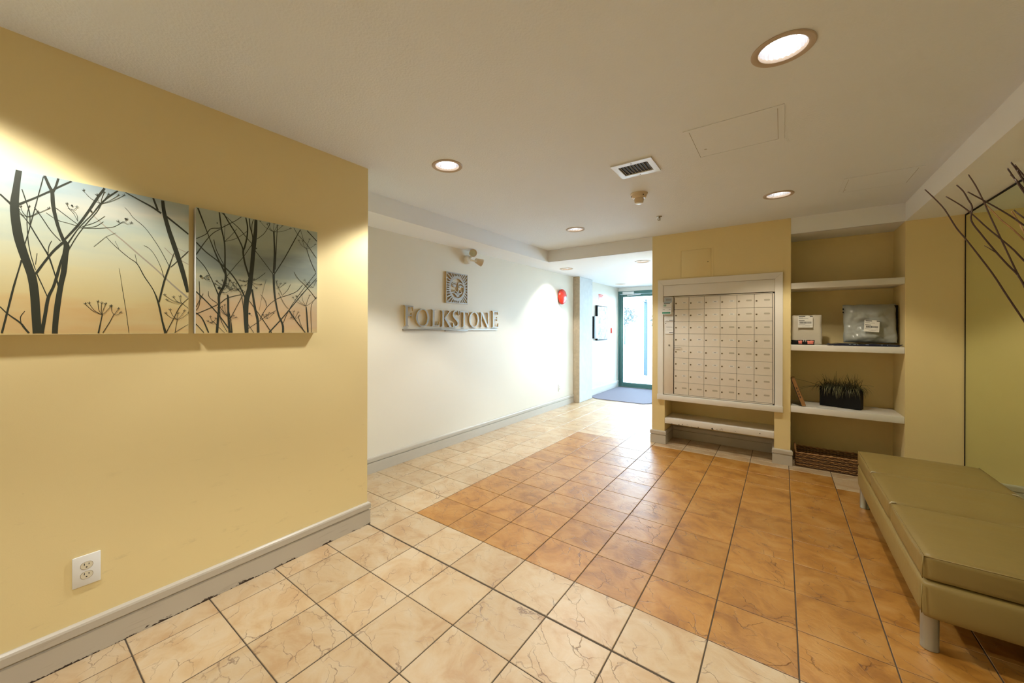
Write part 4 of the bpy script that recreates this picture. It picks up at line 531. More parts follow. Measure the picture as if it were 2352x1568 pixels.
ART2=[[0.867,1.921,7.8,0.865,1.858,9.2,0.859,1.795,10.6,0.853,1.728,10.6,0.848,1.662,10.6,0.842,1.605,11.5,0.836,1.548,12.4,0.823,1.491,12.9,0.82,1.416,12.0,0.824,1.319,9.7],[0.88,1.319,6.9,0.877,1.385,6.4,0.866,1.437,6.0,0.857,1.493,5.1,0.849,1.549,4.6],[0.818,1.921,3.2,0.826,1.878,3.7,0.825,1.827,3.7,0.814,1.769,4.1,0.806,1.74,4.6,0.814,1.685,4.1,0.827,1.64,4.6,0.836,1.613,5.5],[0.717,1.92,3.2,0.741,1.878,3.2,0.773,1.826,3.2,0.798,1.775,3.2,0.808,1.74,3.2],[0.734,1.607,1.8,0.773,1.666,1.8,0.806,1.712,1.8,0.844,1.779,1.8],[0.709,1.92,1.8,0.749,1.889,1.8,0.789,1.856,2.3,0.822,1.817,2.3,0.852,1.785,2.3],[0.848,1.775,5.5,0.852,1.822,3.2,0.839,1.876,2.8,0.835,1.92,2.8],[0.848,1.84,1.8,0.848,1.892,2.3,0.856,1.92,1.8],[0.958,1.646,5.5,0.963,1.755,5.1,0.96,1.828,4.1,0.958,1.877,4.1],[0.965,1.667,3.2,0.972,1.805,2.3,0.976,1.915,2.3],[0.961,1.641,2.8,1.013,1.732,2.8,1.057,1.82,2.8,1.105,1.917,2.3],[0.954,1.641,2.1,0.91,1.698,2.1,0.865,1.754,2.1],[1.009,1.318,6.0,1.007,1.362,5.5,0.985,1.416,4.6,0.97,1.485,4.6,0.961,1.558,5.5,0.958,1.641,6.0],[0.872,1.819,1.8,0.909,1.857,1.8,0.939,1.917,1.8],[0.69,1.32,6.0,0.696,1.404,5.1,0.699,1.457,5.1,0.699,1.506,6.0,0.718,1.552,6.0,0.728,1.597,6.0,0.724,1.646,4.1,0.724,1.718,3.2,0.721,1.778,3.2,0.708,1.844,3.2,0.699,1.92,3.2],[0.61,1.92,3.7,0.632,1.858,2.8,0.657,1.786,2.3,0.687,1.703,3.2,0.71,1.653,3.7,0.728,1.611,4.1],[0.604,1.754,3.2,0.643,1.714,2.8,0.687,1.681,2.8,0.722,1.65,3.7,0.753,1.618,3.2,0.786,1.567,3.2,0.815,1.504,3.7],[0.604,1.682,2.3,0.639,1.64,2.3,0.669,1.578,2.3,0.695,1.51,3.2],[0.604,1.771,2.1,0.643,1.8,2.1,0.664,1.831,2.1,0.706,1.844,2.3,0.745,1.874,2.1,0.773,1.896,1.8,0.797,1.92,1.8],[0.604,1.695,2.8,0.639,1.761,2.3,0.672,1.81,2.1,0.706,1.839,1.8],[0.721,1.778,1.4,0.773,1.803,1.4,0.824,1.85,1.4],[0.721,1.778,1.4,0.749,1.812,1.4,0.777,1.854,1.1],[0.721,1.778,1.1,0.723,1.865,1.1],[0.676,1.78,2.1,0.687,1.73,2.1,0.722,1.655,2.1],[0.604,1.518,2.8,0.658,1.459,2.8,0.707,1.395,2.8,0.754,1.32,3.2],[0.604,1.41,2.3,0.695,1.461,2.3,0.734,1.495,2.3,0.798,1.517,1.8],[0.604,1.416,2.3,0.629,1.389,2.8,0.655,1.321,3.2],[0.604,1.363,2.3,0.636,1.321,2.3],[0.746,1.32,6.0,0.74,1.405,4.6,0.738,1.495,4.6,0.734,1.512,2.8],[0.734,1.602,1.6,0.766,1.56,1.6,0.798,1.517,1.6,0.811,1.407,1.6],[0.75,1.396,1.8,0.782,1.465,1.8,0.815,1.537,1.8],[0.934,1.319,4.1,0.994,1.387,3.2,1.043,1.448,2.8,1.12,1.545,2.8,1.203,1.642,2.3],[0.948,1.318,2.8,0.902,1.39,2.3,0.858,1.455,2.1,0.832,1.491,2.1],[0.888,1.39,2.1,0.924,1.458,2.1,0.975,1.505,2.1,1.043,1.534,2.1,1.088,1.558,2.1,1.119,1.597,2.3],[0.922,1.463,1.6,0.915,1.492,1.4,0.892,1.524,1.4],[1.2,1.674,2.3,1.119,1.566,2.1,1.048,1.459,2.1,1.009,1.372,2.1],[1.043,1.443,2.8,1.084,1.383,2.8,1.136,1.318,2.8],[1.152,1.318,5.1,1.146,1.416,4.1,1.141,1.468,3.2],[1.203,1.519,1.8,1.146,1.584,1.8,1.093,1.631,1.6,1.07,1.667,1.4],[1.174,1.318,1.6,1.171,1.469,1.4,1.201,1.524,1.4],[1.067,1.919,1.8,1.093,1.883,1.8,1.145,1.836,2.1,1.203,1.765,2.1],[1.145,1.919,2.8,1.205,1.867,2.8],[1.143,1.811,1.8,1.167,1.744,1.8,1.2,1.679,1.8],[1.105,1.917,1.4,1.124,1.858,1.4],[0.853,1.592,1.6,0.883,1.614,1.6,0.915,1.644,1.6],[0.673,1.377,1.4,0.703,1.342,1.4,0.723,1.32,1.4],[1.073,1.398,1.8,1.136,1.318,1.8],[1.094,1.414,1.6,1.11,1.363,1.6,1.133,1.318,1.6],[0.604,1.444,1.8,0.622,1.487,1.4,0.632,1.51,1.1],[0.604,1.427,1.4,0.618,1.466,1.4,0.616,1.568,1.4],[0.654,1.524,1.1,0.658,1.494,1.4,0.695,1.461,1.8,0.719,1.422,1.8,0.754,1.383,1.6],[0.756,1.32,3.2,0.75,1.382,2.3,0.742,1.427,1.8],[0.832,1.342,1.6,0.871,1.37,1.6,0.929,1.415,1.6,0.971,1.441,1.6],[0.832,1.361,1.6,0.858,1.319,1.6],[0.734,1.324,1.6,0.707,1.382,1.6,0.703,1.426,1.4],[1.004,1.527,1.4,0.984,1.57,1.4,0.972,1.603,1.1],[1.038,1.453,1.4,1.014,1.482,1.4,0.984,1.54,1.4],[0.919,1.608,0.7,0.901,1.529,0.7,0.884,1.437,0.7],[1.004,1.527,1.4,1.033,1.559,1.4,1.05,1.593,1.1],[0.958,1.874,1.1,0.917,1.889,1.1,0.887,1.917,1.1],[0.958,1.874,1.1,0.937,1.885,1.1,0.923,1.908,1.1],[0.958,1.874,1.1,0.941,1.888,1.1,0.932,1.915,1.1],[0.958,1.874,1.1,0.955,1.89,1.1,0.96,1.919,1.1],[0.958,1.874,1.1,0.964,1.887,1.1,0.976,1.912,1.1],[0.958,1.874,1.1,0.977,1.888,1.1,1.003,1.916,1.1],[0.958,1.874,1.1,1.0,1.885,1.1,1.047,1.91,1.1],[0.881,1.92,0.9,0.887,1.917,1.6,0.894,1.921,0.9],[0.917,1.911,0.9,0.923,1.908,1.6,0.93,1.913,0.9],[0.926,1.918,0.9,0.932,1.915,1.6,0.939,1.92,0.9],[0.953,1.921,0.9,0.96,1.919,1.6,0.967,1.921,0.9],[0.97,1.915,0.9,0.976,1.912,1.6,0.984,1.917,0.9],[0.996,1.918,0.9,1.003,1.916,1.6,1.01,1.92,0.9],[1.04,1.912,0.9,1.047,1.91,1.6,1.055,1.914,0.9],[0.888,1.917,1.4,0.888,1.921,1.1],[0.924,1.908,1.4,0.924,1.916,1.1],[0.933,1.914,1.4,0.933,1.921,1.1],[0.961,1.918,1.4,0.961,1.921,1.1],[0.977,1.912,1.4,0.978,1.921,1.1],[1.004,1.915,1.4,1.004,1.921,1.1],[1.048,1.909,1.4,1.048,1.918,1.1],[1.141,1.473,1.1,1.098,1.489,1.1,1.063,1.518,1.1],[1.141,1.473,1.1,1.107,1.494,1.1,1.083,1.527,1.1],[1.141,1.473,1.1,1.122,1.5,1.1,1.114,1.539,1.1],[1.141,1.473,1.1,1.146,1.499,1.1,1.162,1.538,1.1],[1.141,1.473,1.1,1.167,1.492,1.1,1.201,1.524,1.1],[1.056,1.522,0.9,1.063,1.518,1.6,1.071,1.522,0.9],[1.076,1.531,0.9,1.083,1.527,1.6,1.092,1.531,0.9],[1.107,1.543,0.9,1.114,1.539,1.6,1.123,1.543,0.9],[1.155,1.541,0.9,1.162,1.538,1.6,1.171,1.541,0.9],[1.193,1.528,0.9,1.201,1.524,1.6,1.207,1.528,0.9],[1.064,1.517,1.4,1.064,1.526,1.1],[1.084,1.526,1.4,1.085,1.535,1.1],[1.115,1.538,1.4,1.116,1.548,1.1],[1.163,1.537,1.4,1.164,1.546,1.1],[1.202,1.523,1.4,1.202,1.533,1.1],[1.143,1.811,1.1,1.115,1.824,1.1,1.095,1.85,1.1],[1.143,1.811,1.1,1.127,1.825,1.1,1.119,1.852,1.1],[1.143,1.811,1.1,1.146,1.833,1.1,1.159,1.87,1.1],[1.143,1.811,1.1,1.166,1.821,1.1,1.194,1.844,1.1],[1.088,1.853,0.9,1.095,1.85,1.6,1.103,1.855,0.9],[1.111,1.855,0.9,1.119,1.852,1.6,1.127,1.856,0.9],[1.151,1.872,0.9,1.159,1.87,1.6,1.167,1.874,0.9],[1.186,1.847,0.9,1.194,1.844,1.6,1.203,1.849,0.9],[1.096,1.849,1.4,1.097,1.859,1.1],[1.12,1.851,1.4,1.12,1.86,1.1],[1.16,1.869,1.4,1.16,1.878,1.1],[1.195,1.843,1.4,1.196,1.853,1.1],[0.734,1.557,1.1,0.709,1.561,1.1,0.688,1.575,1.1],[0.734,1.557,1.1,0.715,1.544,1.1,0.695,1.541,1.1],[0.734,1.557,1.1,0.721,1.564,1.1,0.712,1.582,1.1],[0.734,1.557,1.1,0.738,1.565,1.1,0.745,1.583,1.1],[0.734,1.557,1.1,0.759,1.545,1.1,0.782,1.543,1.1],[0.734,1.557,1.1,0.743,1.542,1.1,0.75,1.536,1.1],[0.734,1.557,1.1,0.706,1.554,1.1,0.68,1.561,1.1],[0.734,1.557,1.1,0.727,1.542,1.1,0.718,1.538,1.1],[0.682,1.578,0.9,0.688,1.575,1.6,0.694,1.579,0.9],[0.69,1.544,0.9,0.695,1.541,1.6,0.701,1.544,0.9],[0.707,1.585,0.9,0.712,1.582,1.6,0.718,1.586,0.9],[0.74,1.586,0.9,0.745,1.583,1.6,0.752,1.587,0.9],[0.776,1.547,0.9,0.782,1.543,1.6,0.788,1.547,0.9],[0.744,1.539,0.9,0.75,1.536,1.6,0.756,1.539,0.9],[0.675,1.564,0.9,0.68,1.561,1.6,0.686,1.565,0.9],[0.713,1.541,0.9,0.718,1.538,1.6,0.724,1.541,0.9],[0.688,1.575,1.4,0.689,1.583,1.1],[0.696,1.54,1.4,0.696,1.548,1.1],[0.713,1.581,1.4,0.713,1.589,1.1],[0.746,1.582,1.4,0.747,1.591,1.1],[0.783,1.543,1.4,0.783,1.551,1.1],[0.75,1.535,1.4,0.751,1.544,1.1],[0.681,1.561,1.4,0.681,1.569,1.1],[0.719,1.537,1.4,0.719,1.545,1.1],[0.831,1.594,1.1,0.819,1.585,1.1,0.806,1.587,1.1],[0.831,1.594,1.1,0.844,1.592,1.1,0.857,1.601,1.1],[0.831,1.594,1.1,0.863,1.58,1.1,0.892,1.576,1.1],[0.831,1.594,1.1,0.854,1.57,1.1,0.87,1.555,1.1],[0.831,1.594,1.1,0.81,1.587,1.1,0.79,1.59,1.1],[0.831,1.594,1.1,0.825,1.574,1.1,0.815,1.565,1.1],[0.801,1.59,0.9,0.806,1.587,1.6,0.813,1.59,0.9],[0.851,1.605,0.9,0.857,1.601,1.6,0.864,1.605,0.9],[0.886,1.58,0.9,0.892,1.576,1.6,0.899,1.58,0.9],[0.864,1.559,0.9,0.87,1.555,1.6,0.877,1.559,0.9],[0.784,1.593,0.9,0.79,1.59,1.6,0.796,1.593,0.9],[0.809,1.568,0.9,0.815,1.565,1.6,0.821,1.568,0.9],[0.807,1.586,1.4,0.808,1.595,1.1],[0.858,1.601,1.4,0.858,1.609,1.1],[0.893,1.575,1.4,0.894,1.584,1.1],[0.871,1.554,1.4,0.872,1.563,1.1],[0.791,1.589,1.4,0.791,1.597,1.1],[0.816,1.564,1.4,0.816,1.572,1.1],[0.673,1.377,1.1,0.662,1.371,1.1,0.651,1.376,1.1],[0.673,1.377,1.1,0.666,1.382,1.1,0.662,1.398,1.1],[0.673,1.377,1.1,0.678,1.378,1.1,0.684,1.39,1.1],[0.673,1.377,1.1,0.67,1.367,1.1,0.666,1.368,1.1],[0.646,1.38,0.9,0.651,1.376,1.6,0.657,1.379,0.9],[0.657,1.402,0.9,0.662,1.398,1.6,0.668,1.401,0.9],[0.679,1.394,0.9,0.684,1.39,1.6,0.69,1.393,0.9],[0.66,1.371,0.9,0.666,1.368,1.6,0.672,1.371,0.9],[0.652,1.376,1.4,0.652,1.383,1.1],[0.663,1.397,1.4,0.663,1.405,1.1],[0.685,1.389,1.4,0.685,1.397,1.1],[0.666,1.367,1.4,0.667,1.375,1.1],[1.073,1.398,1.1,1.058,1.41,1.1,1.048,1.433,1.1],[1.073,1.398,1.1,1.068,1.413,1.1,1.068,1.439,1.1],[1.073,1.398,1.1,1.081,1.41,1.1,1.094,1.435,1.1],[1.073,1.398,1.1,1.085,1.4,1.1,1.099,1.414,1.1],[1.073,1.398,1.1,1.063,1.395,1.1,1.053,1.403,1.1],[1.041,1.437,0.9,1.048,1.433,1.6,1.056,1.437,0.9],[1.061,1.443,0.9,1.068,1.439,1.6,1.076,1.442,0.9],[1.087,1.439,0.9,1.094,1.435,1.6,1.102,1.438,0.9],[1.092,1.418,0.9,1.099,1.414,1.6,1.107,1.418,0.9],[1.046,1.407,0.9,1.053,1.403,1.6,1.061,1.406,0.9],[1.049,1.432,1.4,1.05,1.441,1.1],[1.069,1.438,1.4,1.07,1.447,1.1],[1.095,1.434,1.4,1.095,1.443,1.1],[1.1,1.413,1.4,1.101,1.423,1.1],[1.054,1.402,1.4,1.055,1.411,1.1],[0.782,1.539,1.1,0.77,1.544,1.1,0.761,1.56,1.1],[0.782,1.539,1.1,0.767,1.534,1.1,0.754,1.541,1.1],[0.782,1.539,1.1,0.775,1.549,1.1,0.774,1.57,1.1],[0.782,1.539,1.1,0.788,1.545,1.1,0.798,1.563,1.1],[0.782,1.539,1.1,0.792,1.532,1.1,0.802,1.536,1.1],[0.756,1.563,0.9,0.761,1.56,1.6,0.768,1.563,0.9],[0.748,1.544,0.9,0.754,1.541,1.6,0.76,1.544,0.9],[0.768,1.573,0.9,0.774,1.57,1.6,0.78,1.573,0.9],[0.792,1.566,0.9,0.798,1.563,1.6,0.805,1.567,0.9],[0.797,1.539,0.9,0.802,1.536,1.6,0.809,1.539,0.9],[0.762,1.559,1.4,0.763,1.567,1.1],[0.754,1.54,1.4,0.755,1.548,1.1],[0.774,1.569,1.4,0.775,1.578,1.1],[0.799,1.562,1.4,0.799,1.571,1.1],[0.803,1.535,1.4,0.804,1.543,1.1],[0.738,1.405,1.1,0.721,1.421,1.1,0.711,1.449,1.1],[0.738,1.405,1.1,0.726,1.426,1.1,0.722,1.458,1.1],[0.738,1.405,1.1,0.714,1.419,1.1,0.695,1.443,1.1],[0.738,1.405,1.1,0.75,1.4,1.1,0.762,1.405,1.1],[0.738,1.405,1.1,0.757,1.395,1.1,0.774,1.397,1.1],[0.705,1.452,0.9,0.711,1.449,1.6,0.717,1.451,0.9],[0.717,1.461,0.9,0.722,1.458,1.6,0.729,1.461,0.9],[0.69,1.447,0.9,0.695,1.443,1.6,0.702,1.446,0.9],[0.756,1.409,0.9,0.762,1.405,1.6,0.768,1.408,0.9],[0.768,1.4,0.9,0.774,1.397,1.6,0.78,1.399,0.9],[0.711,1.448,1.4,0.712,1.456,1.1],[0.723,1.457,1.4,0.723,1.465,1.1],[0.696,1.443,1.4,0.697,1.451,1.1],[0.763,1.404,1.4,0.763,1.413,1.1],[0.775,1.396,1.4,0.775,1.404,1.1],[1.184,1.587,1.1,1.153,1.599,1.1,1.13,1.624,1.1],[1.184,1.587,1.1,1.168,1.592,1.1,1.157,1.611,1.1],[1.184,1.587,1.1,1.189,1.6,1.1,1.2,1.626,1.1],[1.184,1.587,1.1,1.164,1.587,1.1,1.146,1.599,1.1],[1.122,1.627,0.9,1.13,1.624,1.6,1.138,1.628,0.9],[1.149,1.614,0.9,1.157,1.611,1.6,1.165,1.615,0.9],[1.193,1.629,0.9,1.2,1.626,1.6,1.207,1.63,0.9],[1.138,1.603,0.9,1.146,1.599,1.6,1.154,1.603,0.9],[1.131,1.623,1.4,1.131,1.633,1.1],[1.158,1.61,1.4,1.158,1.619,1.1],[1.201,1.625,1.4,1.202,1.634,1.1],[1.147,1.598,1.4,1.147,1.608,1.1],[0.658,1.581,1.1,0.646,1.578,1.1,0.636,1.585,1.1],[0.658,1.581,1.1,0.649,1.582,1.1,0.643,1.593,1.1],[0.658,1.581,1.1,0.653,1.584,1.1,0.65,1.598,1.1],[0.631,1.588,0.9,0.636,1.585,1.6,0.642,1.589,0.9],[0.638,1.596,0.9,0.643,1.593,1.6,0.649,1.596,0.9],[0.645,1.601,0.9,0.65,1.598,1.6,0.656,1.601,0.9],[0.637,1.585,1.4,0.637,1.592,1.1],[0.644,1.592,1.4,0.644,1.6,1.1],[0.651,1.597,1.4,0.651,1.605,1.1],[0.924,1.395,1.1,0.912,1.399,1.1,0.902,1.414,1.1],[0.924,1.395,1.1,0.927,1.404,1.1,0.933,1.425,1.1],[0.924,1.395,1.1,0.938,1.404,1.1,0.957,1.425,1.1],[0.924,1.395,1.1,0.921,1.399,1.1,0.92,1.414,1.1],[0.895,1.418,0.9,0.902,1.414,1.6,0.909,1.417,0.9],[0.927,1.428,0.9,0.933,1.425,1.6,0.941,1.428,0.9],[0.95,1.429,0.9,0.957,1.425,1.6,0.964,1.428,0.9],[0.913,1.418,0.9,0.92,1.414,1.6,0.927,1.418,0.9],[0.903,1.413,1.4,0.903,1.422,1.1],[0.934,1.424,1.4,0.935,1.432,1.1],[0.957,1.424,1.4,0.958,1.433,1.1],[0.921,1.413,1.4,0.921,1.422,1.1],[0.746,1.536,1.1,0.735,1.545,1.1,0.73,1.566,1.1],[0.746,1.536,1.1,0.751,1.549,1.1,0.761,1.574,1.1],[0.746,1.536,1.1,0.731,1.523,1.1,0.714,1.52,1.1],[0.746,1.536,1.1,0.74,1.555,1.1,0.742,1.585,1.1],[0.724,1.569,0.9,0.73,1.566,1.6,0.736,1.569,0.9],[0.756,1.577,0.9,0.761,1.574,1.6,0.768,1.577,0.9],[0.709,1.523,0.9,0.714,1.52,1.6,0.721,1.523,0.9],[0.736,1.588,0.9,0.742,1.585,1.6,0.748,1.589,0.9],[0.731,1.565,1.4,0.731,1.573,1.1],[0.762,1.573,1.4,0.763,1.581,1.1],[0.715,1.519,1.4,0.716,1.527,1.1],[0.742,1.584,1.4,0.743,1.592,1.1],[0.98,1.567,1.1,0.973,1.579,1.1,0.972,1.603,1.1],[0.98,1.567,1.1,0.985,1.573,1.1,0.994,1.591,1.1],[0.98,1.567,1.1,0.997,1.575,1.1,1.018,1.595,1.1],[0.966,1.607,0.9,0.972,1.603,1.6,0.98,1.607,0.9],[0.987,1.594,0.9,0.994,1.591,1.6,1.002,1.594,0.9],[1.011,1.599,0.9,1.018,1.595,1.6,1.026,1.599,0.9],[0.973,1.602,1.4,0.974,1.611,1.1],[0.995,1.59,1.4,0.995,1.599,1.1],[1.019,1.594,1.4,1.02,1.603,1.1],[0.616,1.593,0.9,0.622,1.593,7.0,0.629,1.594,0.9],[0.691,1.543,0.9,0.699,1.543,8.3,0.707,1.544,0.9],[0.83,1.419,0.9,0.836,1.419,5.8,0.842,1.419,0.9],[0.686,1.864,0.9,0.689,1.864,3.3,0.692,1.865,0.9],[0.863,1.768,0.9,0.868,1.768,4.1,0.872,1.769,0.9]]
TWIGS=[[[0.415,2.1,1.862],[0.441,2.1,1.82],[0.464,2.1,1.777],[0.49,2.1,1.71],[0.512,2.1,1.666],[0.543,2.1,1.601],[0.574,2.1,1.533],[0.603,2.1,1.46],[0.637,2.1,1.377]],[[0.477,2.15,1.837],[0.513,2.15,1.797],[0.54,2.15,1.759],[0.572,2.15,1.708],[0.602,2.15,1.664],[0.63,2.15,1.622],[0.652,2.15,1.582]],[[0.479,2.05,1.849],[0.494,2.05,1.824],[0.505,2.05,1.793],[0.514,2.05,1.764],[0.512,2.05,1.72],[0.534,2.05,1.669],[0.565,2.05,1.606],[0.589,2.05,1.561],[0.608,2.05,1.529],[0.622,2.05,1.494]],[[0.54,2.05,1.631],[0.555,2.05,1.615],[0.565,2.05,1.604]],[[0.542,2.2,1.918],[0.559,2.2,1.874],[0.577,2.2,1.815],[0.595,2.2,1.748],[0.615,2.2,1.678],[0.632,2.2,1.618],[0.65,2.2,1.555],[0.665,2.2,1.508]],[[0.491,2.0,1.809],[0.524,2.0,1.774],[0.56,2.0,1.735],[0.588,2.0,1.702],[0.606,2.0,1.678]],[[0.593,2.25,1.816],[0.609,2.25,1.787],[0.63,2.25,1.749],[0.656,2.25,1.711],[0.682,2.25,1.668]],[[0.63,2.15,1.759],[0.642,2.15,1.741],[0.652,2.15,1.727]],[[0.64,2.2,1.765],[0.652,2.2,1.734],[0.662,2.2,1.704],[0.667,2.2,1.687]],[[0.559,1.95,1.854],[0.573,1.95,1.818],[0.591,1.95,1.771]],[[0.58,2.0,1.845],[0.59,2.0,1.826],[0.606,2.0,1.793]],[[0.551,1.9,1.858],[0.563,1.9,1.83],[0.576,1.9,1.792]],[[0.583,1.98,1.866],[0.6,1.98,1.829]]]

def picture(name, data, y0, y1, z0, z1, msky, label, extra=None):
    p = empty(name, (XL, (y0+y1)/2, z0), label, 'picture', 'branch pictures on the left wall')
    bm = bmesh.new(); rbox(bm, XL+0.0005, XL+0.034, y0, y1, z0, z1, r=0.003); 
    o = fin(bm, 'canvas', M_canvas, smooth=30); child(o, p)
    bm = bmesh.new(); prism_yz(bm, [(y0+0.001, z0+0.001), (y1-0.001, z0+0.001), (y1-0.001, z1-0.001), (y0+0.001, z1-0.001)], XL+0.0335, XL+0.0345); child(fin(bm, 'printed_sky', msky), p)
    def rib(dat, m, x, nm):
        bm = bmesh.new()
        for si, st in enumerate(dat):
            pts = [(st[i], st[i+1], st[i+2]/500.0*(0.78 if st[i+2] < 2.6 else 0.95)) for i in range(0, len(st), 3)]
            sm = smooth_pts(pts, 5) if len(pts) > 2 else pts
            for q in ribbon(sm):
                q = [(min(max(a, y0+0.001), y1-0.001), min(max(b_, z0+0.001), z1-0.001)) for a, b_ in q]
                try: bm.faces.new([bm.verts.new((x+0.000012*si, a, b_)) for a, b_ in q])
                except ValueError: pass
        tag(child(fin(bm, nm, m), p), kind='stuff')
    if extra: rib(extra, M_silg, XL+0.0347, 'printed_faint_branches')
    rib(data, M_sil, XL+0.0350, 'printed_branches')
    return p
picture('canvas_picture', ART1, -0.34, 0.576, 1.317, 1.924, M_art1, 'wide frameless canvas of branch silhouettes on a pale sunset sky, left one', ART1G)
picture('canvas_picture', ART2, 0.602, 1.209, 1.316, 1.923, M_art2, 'square frameless canvas of dense dark branches on a grey and orange sky', None)

# ------------------------------------------------------------------ wall sign
def glyph(ch, y0, y1, z0, z1):
    W, Hh = y1-y0, z1-z0; polys = []
    def q(*pts): polys.append([(y0+a*W, z0+b_*Hh) for a, b_ in pts])
    def rib(pts): 
        for poly in ribbon(smooth_pts([(y0+a*W, z0+b_*Hh, w_*Hh) for a, b_, w_ in pts], 6)): polys.append(poly)
    sw = 0.155*Hh/W; t = 0.035
    def stem(c, w_=None, lo=0.0, hi=1.0, s=0.5):
        w_ = w_ or sw; q((c-w_/2, lo), (c+w_/2, lo), (c+w_/2, hi), (c-w_/2, hi))
        for zz, d in ((lo, 1), (hi, -1)): q((c-w_*(0.5+s), zz), (c+w_*(0.5+s), zz), (c+w_*0.5, zz+d*t*1.6), (c-w_*0.5, zz+d*t*1.6))
    def arm(a, b_, zc, th, serif):
        q((a, zc-th/2), (b_, zc-th/2), (b_, zc+th/2), (a, zc+th/2))
        if serif: sx = 0.09*Hh/W; q((b_-sx*0.6, zc), (b_, zc+serif[0]), (b_, zc+serif[1])) if serif[0] > serif[1] else q((b_-sx*0.6, zc), (b_, zc+serif[0]), (b_, zc+serif[1]))
    if ch == 'F':
        stem(0.30); arm(0.3, 0.97, 0.967, 0.06, (0.03, -0.22)); arm(0.3, 0.82, 0.53, 0.05, (0.13, -0.13))
    elif ch == 'E':
        stem(0.28); arm(0.28, 0.93, 0.967, 0.06, (0.03, -0.18)); arm(0.28, 0.80, 0.53, 0.05, (0.12, -0.12)); arm(0.28, 0.98, 0.033, 0.06, (0.22, -0.03))
    elif ch == 'L':
        stem(0.32); arm(0.32, 0.98, 0.033, 0.06, (0.26, -0.03))
    elif ch == 'T':
        stem(0.5, hi=0.97); q((0.03, 0.935), (0.97, 0.935), (0.97, 1.0), (0.03, 1.0)); q((0.03, 1.0), (0.02, 0.76), (0.12, 0.95)); q((0.97, 1.0), (0.98, 0.76), (0.88, 0.95))
    elif ch == 'K':
        stem(0.22); rib([(0.86, 0.985, 0.06), (0.6, 0.74, 0.07), (0.34, 0.5, 0.07)]); rib([(0.38, 0.56, 0.15), (0.6, 0.32, 0.16), (0.86, 0.03, 0.16)])
        q((0.66, 1.0), (0.99, 1.0), (0.9, 0.955), (0.74, 0.955)); q((0.7, 0.0), (1.02, 0.0), (0.94, 0.05), (0.78, 0.05))
    elif ch == 'N':
        stem(0.16, sw*0.5, s=1.0); stem(0.86, sw*0.5, s=1.0); q((0.10, 1.0), (0.30, 1.0), (0.92, 0.0), (0.76, 0.0))
    elif ch == 'O':
        n = 40
        for k in range(n):
            a0, a1 = 2*PI*k/n, 2*PI*(k+1)/n
            f = lambda a, o_: (0.5+(0.5 if o_ else 0.5-0.15*Hh/W)*math.cos(a), 0.5+(0.5 if o_ else 0.445)*math.sin(a))
            q(f(a0, 1), f(a1, 1), f(a1, 0), f(a0, 0))
    elif ch == 'S':
        rib([(0.86, 0.78, 0.05), (0.74, 0.92, 0.06), (0.48, 0.965, 0.07), (0.22, 0.87, 0.12), (0.18, 0.70, 0.15), (0.42, 0.54, 0.16), (0.72, 0.41, 0.16), (0.84, 0.25, 0.14), (0.72, 0.09, 0.10), (0.44, 0.035, 0.07), (0.22, 0.09, 0.06), (0.10, 0.24, 0.05)])
        q((0.80, 1.0), (0.90, 1.0), (0.92, 0.72), (0.82, 0.76)); q((0.04, 0.28), (0.14, 0.26), (0.16, 0.0), (0.06, 0.0))
    return polys
sg = empty('wall_sign', (XF, 3.33, 1.32), 'raised metal lettering reading FOLKSTONE over a thin underline bar', 'sign')
for ch, a, b_, z0, z1 in [('F', 2.522, 2.65, 1.361, 1.572), ('O', 2.683, 2.873, 1.359, 1.547), ('L', 2.896, 3.021, 1.363, 1.545), ('K', 3.045, 3.222, 1.36, 1.542), ('S', 3.232, 3.350, 1.356, 1.547),
                          ('T', 3.355, 3.525, 1.358, 1.543), ('O', 3.533, 3.722, 1.353, 1.544), ('N', 3.737, 3.939, 1.356, 1.542), ('E', 3.985, 4.134, 1.352, 1.571)]:
    bm = bmesh.new()
    for kk, poly in enumerate(glyph(ch, a, b_, z0, z1)): prism_yz(bm, poly, XF+0.006+0.00002*kk, XF+0.026+(0.00012*kk if ch not in 'O' else 0), 0, 1)
    child(fin(bm, 'letter', [M_sign, M_signside]), sg)
B('underline_bar', M_sign, sg, XF+0.001, XF+0.022, 2.523, 4.121, 1.320, 1.336, r=0.001)
B('underline_block', M_sign, sg, XF+0.001, XF+0.022, 3.129, 3.509, 1.309, 1.3195, r=0.001)
# sun plaque
sp = empty('sun_plaque', (XF, 3.32, 1.63), 'square openwork metal plaque of a sun face with rays', 'plaque')
Y0, Y1, Z0, Z1 = 3.134, 3.509, 1.630, 1.983; WW, HH = Y1-Y0, Z1-Z0
bm = bmesh.new(); fw = 0.013
for a in ((Y0, Y1, Z0, Z0+fw), (Y0, Y1, Z1-fw, Z1), (Y0, Y0+fw, Z0+fw, Z1-fw), (Y1-fw, Y1, Z0+fw, Z1-fw)):
    prism_yz(bm, [(a[0], a[2]), (a[1], a[2]), (a[1], a[3]), (a[0], a[3])], XF+0.004, XF+0.022, 0, 1)
child(fin(bm, 'frame', [M_sign, M_signside]), sp)
def sq(a, inset=0.03):   # point of the square border in direction a
    c_, s_ = math.cos(a), math.sin(a); k = (0.5-inset)/max(abs(c_), abs(s_)); return (0.5+k*c_, 0.5+k*s_)
bm = bmesh.new(); N_ = 34
